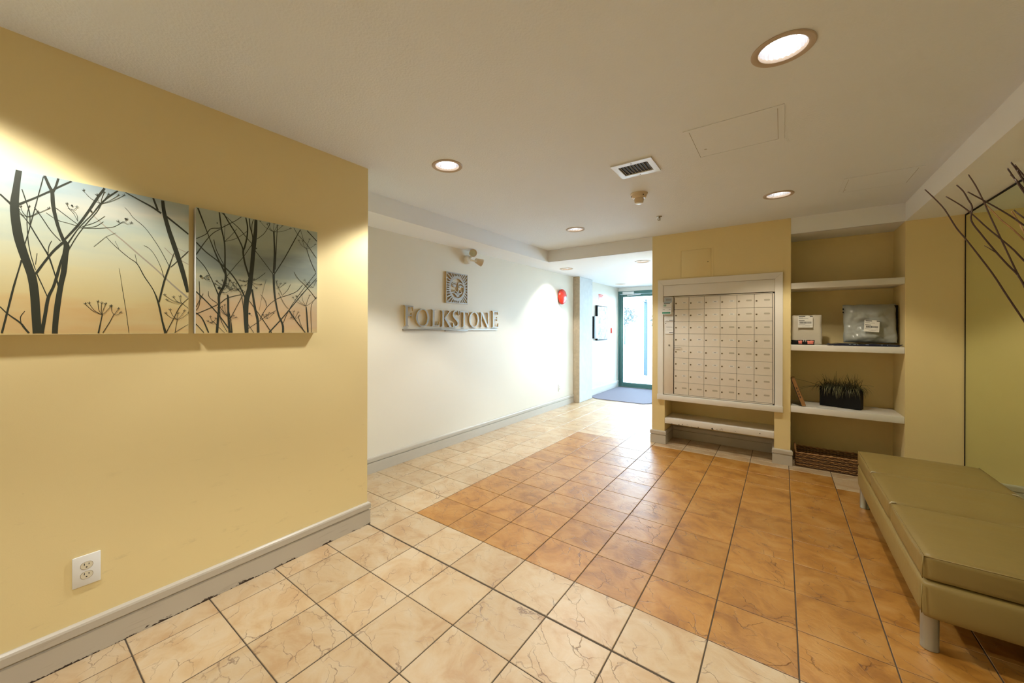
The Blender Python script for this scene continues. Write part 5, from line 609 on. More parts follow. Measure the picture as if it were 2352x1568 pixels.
for k in range(N_):
    a = 2*PI*k/N_; p = 2*PI/N_
    def E(t, r1): return (0.51+0.30*r1*math.cos(t), 0.50+0.32*r1*math.sin(t))
    o1 = 1.22+0.10*random.random()
    quad = [E(a, 1), E(a+p, 1), E(a+p, o1), E(a, o1)]
    prism_yz(bm, [(Y0+u*WW, Z0+v_*HH) for u, v_ in quad], XF+0.004, XF+0.020, 0, 1)
    t = a+p*0.5; tip = sq(t+0.07*math.sin(3*t)); b0, b1 = E(a+p*0.12, o1*0.98), E(a+p*0.88, o1*0.98); mid = ((b0[0]+b1[0]+tip[0]*2)/4, (b0[1]+b1[1]+tip[1]*2)/4)
    w2 = 0.016; dx, dy = -math.sin(t)*w2, math.cos(t)*w2
    quad = [b0, b1, (tip[0]+dx*0.8, tip[1]+dy*0.8), (tip[0]-dx*0.8, tip[1]-dy*0.8)]
    prism_yz(bm, [(Y0+u*WW, Z0+v_*HH) for u, v_ in quad], XF+0.004, XF+0.021, 0, 1)
child(fin(bm, 'rays', [M_sign, M_signside]), sp)
bm = bmesh.new()
FK = [0]
def fr(pts):
    bm = bmesh.new()
    FK[0] += 1
    for poly in ribbon(smooth_pts([(Y0+a*WW, Z0+b_*HH, w_*HH) for a, b_, w_ in pts], 5)): prism_yz(bm, poly, XF+0.004, XF+0.019+0.0001*FK[0], 0, 1)
    child(fin(bm, 'face_feature', [M_sign, M_signside]), sp)
fr([(0.27, 0.62, 0.02), (0.33, 0.675, 0.04), (0.40, 0.68, 0.045), (0.46, 0.65, 0.04)])
fr([(0.26, 0.565, 0.02), (0.34, 0.595, 0.04), (0.42, 0.585, 0.055), (0.47, 0.56, 0.02)]); fr([(0.33, 0.555, 0.035), (0.40, 0.55, 0.045), (0.45, 0.565, 0.02)])
fr([(0.78, 0.62, 0.02), (0.71, 0.67, 0.04), (0.62, 0.68, 0.045), (0.55, 0.65, 0.03), (0.545, 0.55, 0.03), (0.56, 0.45, 0.035), (0.55, 0.38, 0.05), (0.48, 0.375, 0.03), (0.44, 0.40, 0.015)])
fr([(0.58, 0.56, 0.02), (0.64, 0.585, 0.05), (0.72, 0.575, 0.045), (0.79, 0.55, 0.015)]); fr([(0.60, 0.55, 0.03), (0.66, 0.545, 0.04), (0.70, 0.55, 0.02)])
fr([(0.41, 0.45, 0.015), (0.36, 0.385, 0.025), (0.28, 0.35, 0.04), (0.24, 0.36, 0.015)]); fr([(0.64, 0.45, 0.012), (0.68, 0.40, 0.02), (0.74, 0.37, 0.03)])
fr([(0.33, 0.335, 0.015), (0.42, 0.325, 0.04), (0.52, 0.33, 0.03), (0.62, 0.33, 0.04), (0.72, 0.35, 0.015)]); fr([(0.40, 0.30, 0.03), (0.50, 0.275, 0.06), (0.62, 0.30, 0.03)]); fr([(0.46, 0.24, 0.02), (0.54, 0.235, 0.03), (0.60, 0.25, 0.015)])
fr([(0.51, 0.13, 0.02), (0.56, 0.165, 0.03), (0.60, 0.18, 0.015)])

# ------------------------------------------------------------------ emergency light
em = empty('emergency_light', (XF, 3.50, 2.12), 'small twin-head emergency light high on the wall above the sun plaque', 'emergency light')
bm = bmesh.new(); lathe(bm, [(0.0, 0.0), (0.052, 0.0), (0.054, 0.03), (0.045, 0.055), (0.0, 0.06)], (XF+0.0005, 3.50, 2.165), 32, 'x'); child(fin(bm, 'mount', M_wplastic, smooth=40), em)
def head(c, d, nm='lamp_head'):
    d = Vector(d).normalized(); q = d.to_track_quat('Z', 'Y').to_matrix()
    bm = bmesh.new(); lathe(bm, [(0.0, -0.055), (0.026, -0.053), (0.034, -0.03), (0.043, 0.02), (0.046, 0.036), (0.041, 0.036), (0.036, 0.026), (0.0, 0.018)], (0, 0, 0), 32)
    for v_ in bm.verts: v_.co = q @ v_.co + Vector(c)
    h = child(fin(bm, nm, M_plastic, smooth=35), em)
    bm = bmesh.new(); lathe(bm, [(0.0, 0.026), (0.016, 0.024), (0.035, 0.027)], (0, 0, 0), 24)
    for v_ in bm.verts: v_.co = q @ v_.co + Vector(c)
    l_ = fin(bm, 'lens', M_steel, smooth=35); l_.parent = h; l_.location = -Vector(h.location)-Vector(em.location)
head((XF+0.10, 3.50, 2.235), (0.75, -0.55, -0.15)); head((XF+0.10, 3.63, 2.15), (0.35, 0.8, -0.25))
bm = bmesh.new(); tube(bm, [(XF+0.05, 3.50, 2.18), (XF+0.09, 3.505, 2.20), (XF+0.10, 3.50, 2.225)], 0.01, 10); tube(bm, [(XF+0.055, 3.51, 2.16), (XF+0.09, 3.55, 2.15), (XF+0.10, 3.60, 2.152)], 0.01, 10); child(fin(bm, 'arm', M_wplastic, smooth=True), em)

# fire bell
fb = empty('fire_bell', (XF, 5.98, 1.75), 'round red fire alarm bell on the white wall before the pillar', 'alarm bell')
bm = bmesh.new(); lathe(bm, [(0.0, 0.0), (0.06, 0.0), (0.06, 0.028), (0.0, 0.028)], (XF+0.0005, 5.98, 1.885), 28, 'x'); child(fin(bm, 'back_box', M_red), fb)
bm = bmesh.new(); lathe(bm, [(0.125, 0.024), (0.131, 0.030), (0.128, 0.045), (0.112, 0.064), (0.08, 0.080), (0.04, 0.088), (0.0, 0.09)], (XF, 5.98, 1.885), 48, 'x'); child(fin(bm, 'gong', M_red, smooth='all'), fb)
bm = bmesh.new(); c_ = Vector((XF+0.0, 6.035, 1.865))
lathe(bm, [(0.0, 0.0855), (0.030, 0.0835), (0.030, 0.074)], c_, 20, 'x'); st_ = child(fin(bm, 'sticker', M_wplastic), fb)
bm = bmesh.new()
for poly in ribbon(smooth_pts([(6.02, 1.885, 0.006), (6.04, 1.880, 0.010), (6.045, 1.866, 0.008), (6.03, 1.86, 0.01), (6.035, 1.845, 0.006)], 5)): prism_yz(bm, poly, XF+0.084, XF+0.0868)
l_ = fin(bm, 'printed_mark', M_blue_ink); l_.parent = st_; l_.location = -Vector(st_.location)-Vector(fb.location)

# outlets
def outlet(X, y, z, label, w_=0.082, h_=0.124):
    o_ = empty('wall_outlet', (X, y, z-h_/2), label, 'outlet', 'duplex wall outlets')
    bm = bmesh.new(); rbox(bm, X, X+0.007, y-w_/2, y+w_/2, z-h_/2, z+h_/2, r=0.003, seg=2); child(fin(bm, 'cover_plate', M_wplastic, smooth=35), o_)
    for s in (1, -1):
        zc = z+s*0.0195
        pts = []
        for k in range(28):
            a = 2*PI*k/28; pts.append((y+0.0172*math.copysign(abs(math.cos(a))**0.75, math.cos(a)), zc+0.0140*math.copysign(abs(math.sin(a))**0.9, math.sin(a))))
        bm = bmesh.new(); prism_yz(bm, [((a-y)*1.08+y, (b_-zc)*1.08+zc) for a, b_ in pts], X+0.006, X+0.0073); g = child(fin(bm, 'socket_gap', M_brass), o_)
        bm = bmesh.new(); prism_yz(bm, pts, X+0.006, X+0.0082); rc = child(fin(bm, 'receptacle', M_slot), o_)
        bm = bmesh.new()
        for dy, hh in ((-0.0068, 0.0085), (0.0062, 0.007)): prism_yz(bm, [(y+dy-0.0011, zc+0.0015), (y+dy+0.0011, zc+0.0015), (y+dy+0.0011, zc+0.0015+hh), (y+dy-0.0011, zc+0.0015+hh)], X+0.008, X+0.0086)
        prism_yz(bm, [(y-0.0005+0.0026*math.cos(2*PI*k/10), zc-0.0062+0.0026*math.sin(2*PI*k/10)) for k in range(10)], X+0.008, X+0.0086)
        l_ = fin(bm, 'slots', M_ink); l_.parent = rc; l_.location = -Vector(rc.location)-Vector(o_.location)
outlet(XL, 0.245, 0.353, 'white duplex outlet low on the left wall below the wide picture')
outlet(XF, 5.95, 0.33, 'white outlet low on the sign wall near the pillar', 0.075, 0.12)
outlet(XF, 7.17, 0.43, 'white outlet just beyond the concrete pillar', 0.075, 0.12)

# ------------------------------------------------------------------ mailboxes
mb = empty('mailbox_cabinet', ((FX0+FX1)/2, YM, 0.52), 'wall mailbox cabinet of forty-eight small metal doors in a white frame', 'mailbox')
def poly_xz(bm, poly, y0, y1):
    a = [bm.verts.new((p[0], y0, p[1])) for p in poly]; b_ = [bm.verts.new((p[0], y1, p[1])) for p in poly]; n = len(poly)
    bm.faces.new(a); bm.faces.new(b_[::-1])
    for i in range(n): bm.faces.new((a[i], a[(i+1) % n], b_[(i+1) % n], b_[i]))
CO = (-1.157, 0.008, 1.913)
def frame_piece(name, poly):
    bm = bmesh.new(); poly_xz(bm, poly, YM-0.020, YM-0.0002); bmesh.ops.recalc_face_normals(bm, faces=bm.faces[:]); bmesh.ops.bevel(bm, geom=bm.edges[:], offset=0.0016, segments=1, affect='EDGES')
    child(fin(bm, name, M_white), mb)
frame_piece('frame_top', [(CO[0], CO[2]), (CO[1], CO[2]), (FX1, FZ1), (FX0, FZ1)])
frame_piece('frame_side', [(CO[0], CO[2]), (FX0, FZ1), (FX0, FZ0+0.001), (CO[0], FZ0+0.001)])
frame_piece('frame_side', [(CO[1], CO[2]), (FX1, FZ1), (FX1, FZ0+0.001), (CO[1], FZ0+0.001)])
B('sill', M_white, mb, CO[0]-0.003, CO[1]+0.003, YM-0.034, YM-0.0002, 0.518, 0.578, r=0.003)
B('header_board', M_white, mb, FX0+0.0015, FX1-0.0015, YM-0.012, YM+0.01, 1.722, FZ1-0.0015, r=0.0015)
B('cabinet_back', M_dark, mb, FX0+0.002, FX1-0.002, YM+0.012, YM+0.085, FZ0+0.004, 1.719, r=0)
# aluminium rim
bm = bmesh.new(); gz0, gz1 = FZ0+0.006, 1.714
for a in ((FX0+0.004, FX1-0.006, gz0, gz0+0.010), (-0.985, FX1-0.006, gz1-0.008, gz1), (FX1-0.016, FX1-0.006, gz0, gz1), (FX0+0.003, FX0+0.009, gz0, gz1)): box(bm, a[0], a[1], YM-0.010, YM+0.02, a[2], a[3])
child(fin(bm, 'cabinet_rim', M_alu), mb)
B('lock_panel', M_alu, mb, FX0+0.010, -0.990, YM-0.009, YM+0.01, gz0+0.011, gz1, r=0.0015)
bm = bmesh.new(); lathe(bm, [(0.0, -0.0145), (0.0085, -0.0145), (0.0105, -0.012), (0.0105, -0.009)], (-1.034, YM, 1.154), 20, 'y'); k_ = child(fin(bm, 'master_lock', M_steel, smooth=35), mb)
bm = bmesh.new(); lathe(bm, [(0.0, -0.0152), (0.0045, -0.0152), (0.0045, -0.014)], (-1.034, YM, 1.154), 14, 'y'); l_ = fin(bm, 'keyhole', M_ink); l_.parent = k_; l_.location = -Vector(k_.location)-Vector(mb.location)
GX0, GX1, GZ0, GZ1 = -0.9815, -0.0745, gz0+0.012, gz1-0.010
cw, rh = (GX1-GX0)/6, (GZ1-GZ0)/8
bm = bmesh.new(); rbox(bm, 0.0012, cw-0.0012, -0.009, 0.004, 0.0012, rh-0.0012, r=0.0014, seg=1); bmesh.ops.recalc_face_normals(bm, faces=bm.faces[:]); ME_door = bpy.data.meshes.new('mailbox_door'); bm.to_mesh(ME_door); bm.free(); ME_door.materials.append(M_alu)
bm = bmesh.new(); lathe(bm, [(0.0, -0.0128), (0.0068, -0.0128), (0.0084, -0.0105), (0.0084, -0.0085)], (0, 0, 0), 18, 'y'); bmesh.ops.recalc_face_normals(bm, faces=bm.faces[:]); ME_lock = bpy.data.meshes.new('lock'); bm.to_mesh(ME_lock); bm.free(); ME_lock.materials.append(M_brass)
bm = bmesh.new(); rg = lathe(bm, [(0.0038, -0.0134), (0.0038, -0.012)], (0, 0, -0.001), 10, 'y'); bm.faces.new(rg[0]); bmesh.ops.recalc_face_normals(bm, faces=bm.faces[:]); ME_key = bpy.data.meshes.new('keyhole'); bm.to_mesh(ME_key); bm.free(); ME_key.materials.append(M_ink)
def stadium(w_, h_, n=8):
    r0 = h_/2; out = []
    for s, cx_ in ((1, w_/2-r0), (-1, -w_/2+r0)):
        for k in range(n+1):
            a = -PI/2+PI*k/n if s == 1 else PI/2+PI*k/n
            out.append((cx_+r0*math.cos(a), r0*math.sin(a)))
    return out
def stad_mesh(nm, w_, h_, y, m, ink=None):
    bm = bmesh.new(); poly_xz(bm, stadium(w_, h_), y, -0.0085)
    if ink:
        n0 = len(bm.faces); box(bm, -0.012, 0.010, y-0.0003, y, -0.0035, 0.0035); bm.faces.ensure_lookup_table()
        for f in bm.faces[n0:]: f.material_index = 1
    bmesh.ops.recalc_face_normals(bm, faces=bm.faces[:]); me = bpy.data.meshes.new(nm); bm.to_mesh(me); bm.free(); me.materials.append(m)
    if ink: me.materials.append(ink)
    return me
ME_lab = [stad_mesh('name_label', 0.052, 0.0175, -0.0100, M_card_w, M_grey_ink), stad_mesh('name_label', 0.050, 0.0165, -0.0097, M_label_b)]
for c_ in range(6):
    for r2 in range(8):
        d = link('mailbox_door', ME_door, None, mb); d.location = Vector((GX0+c_*cw, YM, GZ1-(r2+1)*rh)) - Vector(mb.location)
        lk = link('lock', ME_lock, None, d); lk.location = (0.019, 0, rh*0.50)
        kh = link('keyhole', ME_key, None, d); kh.location = (0.019, 0, rh*0.50)
        if c_ == 5 or r2 == 7 or (r2 == 6 and c_ > 2) or (c_ == 4 and r2 not in (3, 5)) or (c_ == 3 and r2 in (2, 4)): which = 1
        else: which = 0
        lb = link('name_label', ME_lab[which], None, d); lb.location = (cw*0.70, 0, rh*0.55)
bm = bmesh.new(); tube(bm, [(-0.975, YM-0.008, 1.134), (-0.975, YM-0.024, 1.134), (-0.968, YM-0.028, 1.134), (-0.922, YM-0.028, 1.134), (-0.915, YM-0.024, 1.134), (-0.915, YM-0.008, 1.134)], 0.0035, 8); child(fin(bm, 'pull_handle', M_steel, smooth=True), mb)
# notices stuck on the lock panel
def sheet(name, x0, x1, z0, z1, y, label, lines, cat='notice', m=M_paper, tilt=0.0, group='notices on the lock panel', curl=0.006):
    s_ = empty(name, ((x0+x1)/2, y, z0), label, cat, group)
    bm = bmesh.new(); n = 6; vs = []
    for k in range(n+1):
        t = k/n; zz = z1+(z0-z1)*t; yy = y-0.0016-curl*t*t
        vs.append([bm.verts.new((x0+tilt*t, yy, zz)), bm.verts.new((x1+tilt*t, yy, zz)), bm.verts.new((x1+tilt*t, yy+0.0004, zz)), bm.verts.new((x0+tilt*t, yy+0.0004, zz))])
    for a, b_ in zip(vs, vs[1:]):
        for i in range(4): bm.faces.new((a[i], a[(i+1) % 4], b_[(i+1) % 4], b_[i]))
    bm.faces.new(vs[0]); bm.faces.new(vs[-1][::-1]); child(fin(bm, 'paper', m), s_)
    by = {}
    for (a, b_, c2, d2, mm) in lines: by.setdefault(mm.name, (mm, []))[1].append((a, b_, c2, d2))
    for mm, ls in by.values():
        bm = bmesh.new()
        for a, b_, c2, d2 in ls:
            for z_a, z_b in ((c2, d2),):
                ya = y-0.0016-curl*(1-z_a)**2; yb = y-0.0016-curl*(1-z_b)**2
                sx = tilt*(1-(z_a+z_b)/2); W_ = x1-x0; Hh = z1-z0
                bm.faces.new([bm.verts.new(p) for p in ((x0+a*W_+sx, ya-0.0004, z0+z_a*Hh), (x0+b_*W_+sx, ya-0.0004, z0+z_a*Hh), (x0+b_*W_+sx, yb-0.0004, z0+z_b*Hh), (x0+a*W_+sx, yb-0.0004, z0+z_b*Hh))])
        tag(child(fin(bm, 'print', mm), s_), kind='stuff')
    return s_
Yp = YM-0.009
sheet('notice_card', -1.086, -1.003, 1.640, 1.707, Yp, 'small blue-grey picture card at the top of the lock panel', [(0.2, 0.9, 0.45, 0.8, M_grey_ink), (0.45, 0.7, 0.5, 0.75, M_ink), (0.05, 0.2, 0.1, 0.2, M_blue_ink)], 'card', mat('pale_blue_card', (0.5, 0.55, 0.57), 0.6))
sheet('notice_sheet', -1.080, -0.990, 1.431, 1.540, Yp, 'plain white notice slip just below the green and white card', [(0.1, 0.9, 0.5, 0.52, M_grey_ink), (0.5, 0.95, 0.08, 0.13, M_ink), (0.1, 0.4, 0.06, 0.09, M_grey_ink), (0.1, 0.85, 0.35, 0.37, M_grey_ink)])
sheet('notice_sheet', -1.077, -0.991, 1.286, 1.423, Yp, 'folded white notice, lowest of the papers above the lock', [(0.03, 0.12, 0.84, 0.92, M_ink), (0.1, 0.9, 0.56, 0.60, M_grey_ink), (0.25, 0.9, 0.5, 0.515, M_grey_ink), (0.2, 0.9, 0.4, 0.415, M_grey_ink), (0.5, 0.98, 0.08, 0.13, M_ink), (0.2, 0.9, 0.3, 0.31, M_grey_ink)])
sheet('notice_card', -1.100, -1.003, 1.512, 1.652, YM-0.0215, 'white card with green bottom band on the lock panel', [(0.08, 0.40, 0.76, 0.81, M_green_ink), (0.08, 0.40, 0.68, 0.73, M_green_ink), (0.05, 0.9, 0.55, 0.565, M_grey_ink), (0.05, 0.25, 0.38, 0.41, M_grey_ink), (0.7, 0.9, 0.38, 0.41, M_grey_ink), (0.0, 0.9, 0.06, 0.19, M_green_ink), (0.1, 0.9, 0.93, 1.0, M_blue_ink), (0.1, 0.8, 0.88, 0.92, M_ink)], 'card', tilt=-0.006, curl=0.010)
# access panel above mailboxes
ap = empty('access_panel', (-0.76, YM, 1.915), 'square cream wall access panel above the mailboxes', 'access panel')
x0, x1, z0, z1 = -0.933, -0.592, 1.915, 2.252
bm = bmesh.new(); w_ = 0.02
for a in ((x0, x1, z0, z0+0.010), (x0, x1, z1-w_, z1), (x0, x0+w_, z0+0.01, z1-w_), (x1-w_, x1, z0+0.01, z1-w_)): box(bm, a[0], a[1], YM-0.004, YM-0.0002, a[2], a[3])
child(fin(bm, 'frame', M_wall), ap)
B('panel', M_wall, ap, x0+w_+0.002, x1-w_-0.002, YM-0.003, YM-0.0002, z0+0.013, z1-w_-0.002, r=0.001)
bm = bmesh.new(); lathe(bm, [(0.0, -0.006), (0.005, -0.006), (0.006, -0.003)], (-0.645, YM, 2.085), 12, 'y'); child(fin(bm, 'latch', M_brass), ap)
# low shelf in the alcove
ls = empty('alcove_shelf', ((AX0+AX1)/2, 5.0, 0.24), 'low white shelf with chipped front edge under the mailboxes', 'shelf')
B('board', M_white, ls, AX0+0.001, AX1-0.001, YM+0.001, 5.198, 0.243, 0.305, r=0.003)
for x, s_, hz in [(-1.005, .004, 0), (-0.93, .005, 0), (-0.895, .006, 0.002), (-0.845, .010, 0.0), (-0.735, .006, 0), (-0.60, .011, 0), (-0.557, .009, 0), (-0.515, .014, 0), (-0.385, .009, 0), (-0.175, .005, 0.03), (-0.80, .004, 0), (-0.53, .007, 0)]:
    bm = bmesh.new(); n = 7
    poly = [(x+1.25*s_*random.uniform(.6, 1)*math.cos(2*PI*k/n), 0.2435+hz+abs(1.9*s_*random.uniform(.6, 1.4)*math.sin(2*PI*k/n)) if not hz > .01 else 0.2445+hz+s_*math.sin(2*PI*k/n)) for k in range(n)]
    try: poly_xz(bm, poly, YM+0.0003, YM+0.002); child(fin(bm, 'paint_chip', M_ink), ls)
    except ValueError: bm.free()

# ------------------------------------------------------------------ niche shelves
for z0, z1, lab in ((1.740, 1.798, 'empty top shelf of the niche'), (1.136, 1.192, 'middle niche shelf holding the parcels'), (0.530, 0.589, 'niche shelf holding the black planter')):
    o = B('niche_shelf', M_white, None, XM1+0.001, XR-0.001, YM+0.001, Y5-0.001, z0, z1, r=0.003); tag(o, 'white painted '+lab, 'shelf', 'shelves in the wall niche')
S2, S3 = 1.1925, 0.5895
# parcels
def pouch(name, x0, x1, z0, z1, yc, th, m, parent, wr=0.006, seed=1, lean=0.0, nx=26, nz=24, flat=0.25):
    bm = bmesh.new(); F = []; Bk = []
    for i in range(nx+1):
        cf, cb = [], []
        for j in range(nz+1):
            u, v_ = i/nx, j/nz; a = max(0.0, (1-abs(2*u-1)**4))*max(0.0, (1-abs(2*v_-1)**4)); a = a**0.55
            nn = noise.noise(Vector((u*2.6+v_*1.3+seed, v_*2.2-u*0.7, seed*1.7))); n2 = 1.2*abs(noise.noise(Vector((u*3.4-v_*2.6, v_*4.6+seed, seed))))-0.5*abs(noise.noise(Vector((u*9+v_*5, v_*6-u*3, seed*2))))
            ex = noise.noise(Vector((seed*3, v_*7, 0.3)))*0.006*(2*u-1); ez = noise.noise(Vector((u*7, seed*5, 0.9)))*0.007*v_
            x = x0+(x1-x0)*u+ex; z = z0+(z1-z0)*v_+ez; ly = lean*v_
            wv = (nn*1.4+n2*0.6)*wr*a
            cf.append(bm.verts.new((x, yc-th/2*a-wv+ly, z))); cb.append(bm.verts.new((x, yc+th/2*a*0.8+ly+0.001, z)))
        F.append(cf); Bk.append(cb)
    for G in (F, Bk):
        for i in range(nx):
            for j in range(nz): bm.faces.new((G[i][j], G[i+1][j], G[i+1][j+1], G[i][j+1]))
    rim = [(i, 0) for i in range(nx)]+[(nx, j) for j in range(nz)]+[(i, nz) for i in range(nx, 0, -1)]+[(0, j) for j in range(nz, 0, -1)]
    for k in range(len(rim)):
        (a, b_), (c2, d2) = rim[k], rim[(k+1) % len(rim)]
        bm.faces.new((F[a][b_], F[c2][d2], Bk[c2][d2], Bk[a][b_]))
    o_ = fin(bm, name, m, smooth='all'); child(o_, parent); return o_
def ship_label(parent, x0, x1, z0, z1, y, ry=0.0, slope=0.0):
    c_ = Vector(((x0+x1)/2, y, (z0+z1)/2)); rot = Matrix.Rotation(ry, 4, 'Y'); W_, Hh = x1-x0, z1-z0
    def mk(rects, yy, nm, m, par):
        bm = bmesh.new()
        for a, b_, c2, d2 in rects: box(bm, (a-0.5)*W_, (b_-0.5)*W_, yy-0.0005, yy, (c2-0.5)*Hh, (d2-0.5)*Hh)
        bm.transform(Matrix.Translation(c_) @ rot @ Matrix.Rotation(slope, 4, 'X')); return fin(bm, nm, m)
    l0 = child(mk([(0, 1, 0, 1)], 0, 'shipping_label', M_paper, parent), parent)
    rnd = random.Random(5); bars = []; x = 0.12
    while x < 0.9: wd = rnd.choice((0.012, 0.02, 0.03)); bars.append((x, x+wd, 0.34, 0.50)); x += wd+rnd.choice((0.012, 0.02))
    rc = bars+[(0.06, 0.5, 0.90, 0.96), (0.8, 1.0, 0.90, 0.97), (0.06, 0.35, 0.80, 0.82), (0.06, 0.7, 0.75, 0.765), (0.06, 0.45, 0.56, 0.60), (0.06, 0.5, 0.24, 0.255), (0.5, 0.95, 0.18, 0.19), (0.3, 0.8, 0.12, 0.13)]
    p_ = mk(rc, -0.0006, 'barcode_print', M_ink, l0); p_.parent = l0; p_.location = -Vector(l0.location)-Vector(parent.location)
g1 = empty('navy_mailer', (0.6, 4.98, S2), 'flat dark navy plastic mailer lying under the big grey parcel', 'parcel')
bm = bmesh.new()
n = 22; T_, Bo = [], []
for i in range(n+1):
    a_, b__ = [], []
    for j in range(9):
        u, v_ = i/n, j/8; x = 0.345+0.485*u; y = 4.838+0.26*v_; e = (1-abs(2*u-1)**6)*(1-abs(2*v_-1)**6)
        hgt = 0.003+0.022*e*(0.75+0.5*noise.noise(Vector((u*7, v_*3, 2))))+ (0.02*max(0, 0.08-u)/0.08+0.018*max(0, u-0.93)/0.07)*(1-v_)
        a_.append(bm.verts.new((x, y+0.01*math.sin(u*9), S2+max(hgt, 0.0022)))); b__.append(bm.verts.new((x, y+0.01*math.sin(u*9), S2+0.0006+(0.016*max(0, 0.08-u)/0.08+0.014*max(0, u-0.93)/0.07)*(1-v_))))
    T_.append(a_); Bo.append(b__)
for G in (T_, Bo):
    for i in range(n):
        for j in range(8): bm.faces.new((G[i][j], G[i+1][j], G[i+1][j+1], G[i][j+1]))
rim = [(i, 0) for i in range(n)]+[(n, j) for j in range(8)]+[(i, 8) for i in range(n, 0, -1)]+[(0, j) for j in range(8, 0, -1)]
for k in range(len(rim)): (a, b_), (c2, d2) = rim[k], rim[(k+1) % len(rim)]; bm.faces.new((T_[a][b_], T_[c2][d2], Bo[c2][d2], Bo[a][b_]))
child(fin(bm, 'bag', M_navy, smooth='all'), g1)
bm = bmesh.new()
for x, wd in ((0.49, .012), (0.52, .018), (0.545, .008), (0.60, .02), (0.70, .008), (0.735, .006)): box(bm, x, x+wd, 4.8372, 4.838, S2+0.012, S2+0.016)
child(fin(bm, 'printed_marks', M_blue_ink), g1)
g2 = empty('grey_mailer', (0.64, 4.99, S2+0.03), 'large wrinkled grey plastic mailer standing on the middle niche shelf', 'parcel')
pouch('bag', 0.467, 0.822, S2+0.028, 1.578, 4.985, 0.105, M_poly, g2, 0.034, 3, 0.06, 48, 44)
B('dark_flap', M_black, g2, 0.806, 0.834, 5.02, 5.034, S2+0.03, 1.565, r=0.004)
for z_ in (1.50, 1.53): B('black_tag', M_black, g2, 0.461, 0.470, 5.0, 5.01, z_, z_+0.016, r=0.001)
ship_label(g2, 0.600, 0.700, 1.322, 1.43, 4.922, R(4), R(-10))
g3 = empty('white_mailer', (0.19, 4.97, S2), 'white padded envelope leaning at the left end of the middle niche shelf', 'parcel')
pouch('envelope', 0.0745, 0.312, S2+0.002, 1.486, 4.99, 0.042, M_mailw, g3, 0.003, 8, 0.03, 20, 20)
ship_label(g3, 0.128, 0.242, 1.36, 1.48, 4.966, 0, R(-5))
g4 = empty('coral_packet', (0.17, 4.87, S2), 'small black and coral plastic packet before the white envelope', 'parcel')
pouch('packet', 0.076, 0.250, S2+0.001, S2+0.046, 4.875, 0.045, M_black, g4, 0.004, 4, 0.0, 18, 8)
for xa, xb in ((0.128, 0.158), (0.196, 0.243)): pouch('coral_patch', xa, xb, S2+0.009, S2+0.040, 4.852, 0.010, M_pink, g4, 0.001, 6, 0.0, 6, 5)
for xa, xb in ((0.166, 0.172), (0.182, 0.188)): pouch('clear_tie', xa, xb, S2+0.024, S2+0.052, 4.855, 0.008, M_wplastic, g4, 0.001, 2, 0, 4, 4)
# third shelf
g5 = empty('cardboard_tray', (0.12, 4.97, S3), 'brown cardboard piece with dark lettering leaning on the niche side wall', 'cardboard')
a0, a1 = Vector((0.158, 0, S3+0.004)), Vector((0.078, 0, S3+0.255)); nn = Vector(((a1-a0).z, 0, -(a1-a0).x)).normalized()
bm = bmesh.new(); q = [a0, a1, a1+nn*0.026, a0+nn*0.030]
a_ = [bm.verts.new((p.x, 4.852, p.z)) for p in q]; b__ = [bm.verts.new((p.x, 5.12, p.z)) for p in q]
bm.faces.new(a_); bm.faces.new(b__[::-1])
for i in range(4): bm.faces.new((a_[i], a_[(i+1) % 4], b__[(i+1) % 4], b__[i]))
child(fin(bm, 'panel', M_card), g5)
bm = bmesh.new(); q = [a0-nn*0.001, a1-nn*0.001, a1-nn*0.006, a0-nn*0.006]
a_ = [bm.verts.new((p.x, 4.86, p.z)) for p in q]; b__ = [bm.verts.new((p.x, 5.11, p.z)) for p in q]
bm.faces.new(a_); bm.faces.new(b__[::-1])
for i in range(4): bm.faces.new((a_[i], a_[(i+1) % 4], b__[(i+1) % 4], b__[i]))
child(fin(bm, 'dark_liner', M_ink), g5)
for t in (0.32, 0.43, 0.54, 0.66):
    bm = bmesh.new(); c_ = a0.lerp(a1, t)+nn*0.014; d_ = (a1-a0).normalized()
    pq = [c_+d_*0.009+nn*0.004, c_+d_*0.009-nn*0.005, c_-d_*0.008-nn*0.005, c_-d_*0.008+nn*0.002, c_+nn*0.0005, c_+d_*0.002+nn*0.004]
    bm.faces.new([bm.verts.new((p.x, 4.8512, p.z)) for p in pq]); child(fin(bm, 'printed_mark', M_ink), g5)
for k, (cx_, cy_, a, lab) in enumerate(((0.25, 4.93, 0.25, 'white paper sheet under the left side of the planter'), (0.345, 4.91, -0.12, 'white envelope lying before the planter'))):
    o = B('paper_sheet', M_paper, None, -0.06, 0.06, -0.045, 0.045, S3+0.0006+0.0008*k, S3+0.0012+0.0008*k, r=0); o.location = (cx_, cy_, 0); o.rotation_euler.z = a; tag(o, lab, 'paper', 'papers on the planter shelf')
pl = bpy.data.objects.new('planter', None); COL.objects.link(pl); pl.location = (0.455, 5.045, S3+0.003); pl.rotation_euler.z = R(-21); tag(pl, 'black rectangular planter of dark trailing grass on the niche shelf', 'planter')
bm = bmesh.new()
for a in ((-.15, .15, -.042, -.034), (-.15, .15, .034, .042), (-.15, -.142, -.034, .034), (.142, .15, -.034, .034)): box(bm, *a, 0, 0.185)
box(bm, -.142, .142, -.034, .034, 0, 0.01); fin(bm, 'pot', M_black, pl)
bm = bmesh.new(); box(bm, -.141, .141, -.033, .033, 0.15, 0.178)
bmesh.ops.subdivide_edges(bm, edges=bm.edges[:], cuts=6, use_grid_fill=True)
for v_ in bm.verts: v_.co.z += 0.012*noise.noise(v_.co*30) if v_.co.z > 0.16 else 0
fin(bm, 'moss', M_soil, pl)
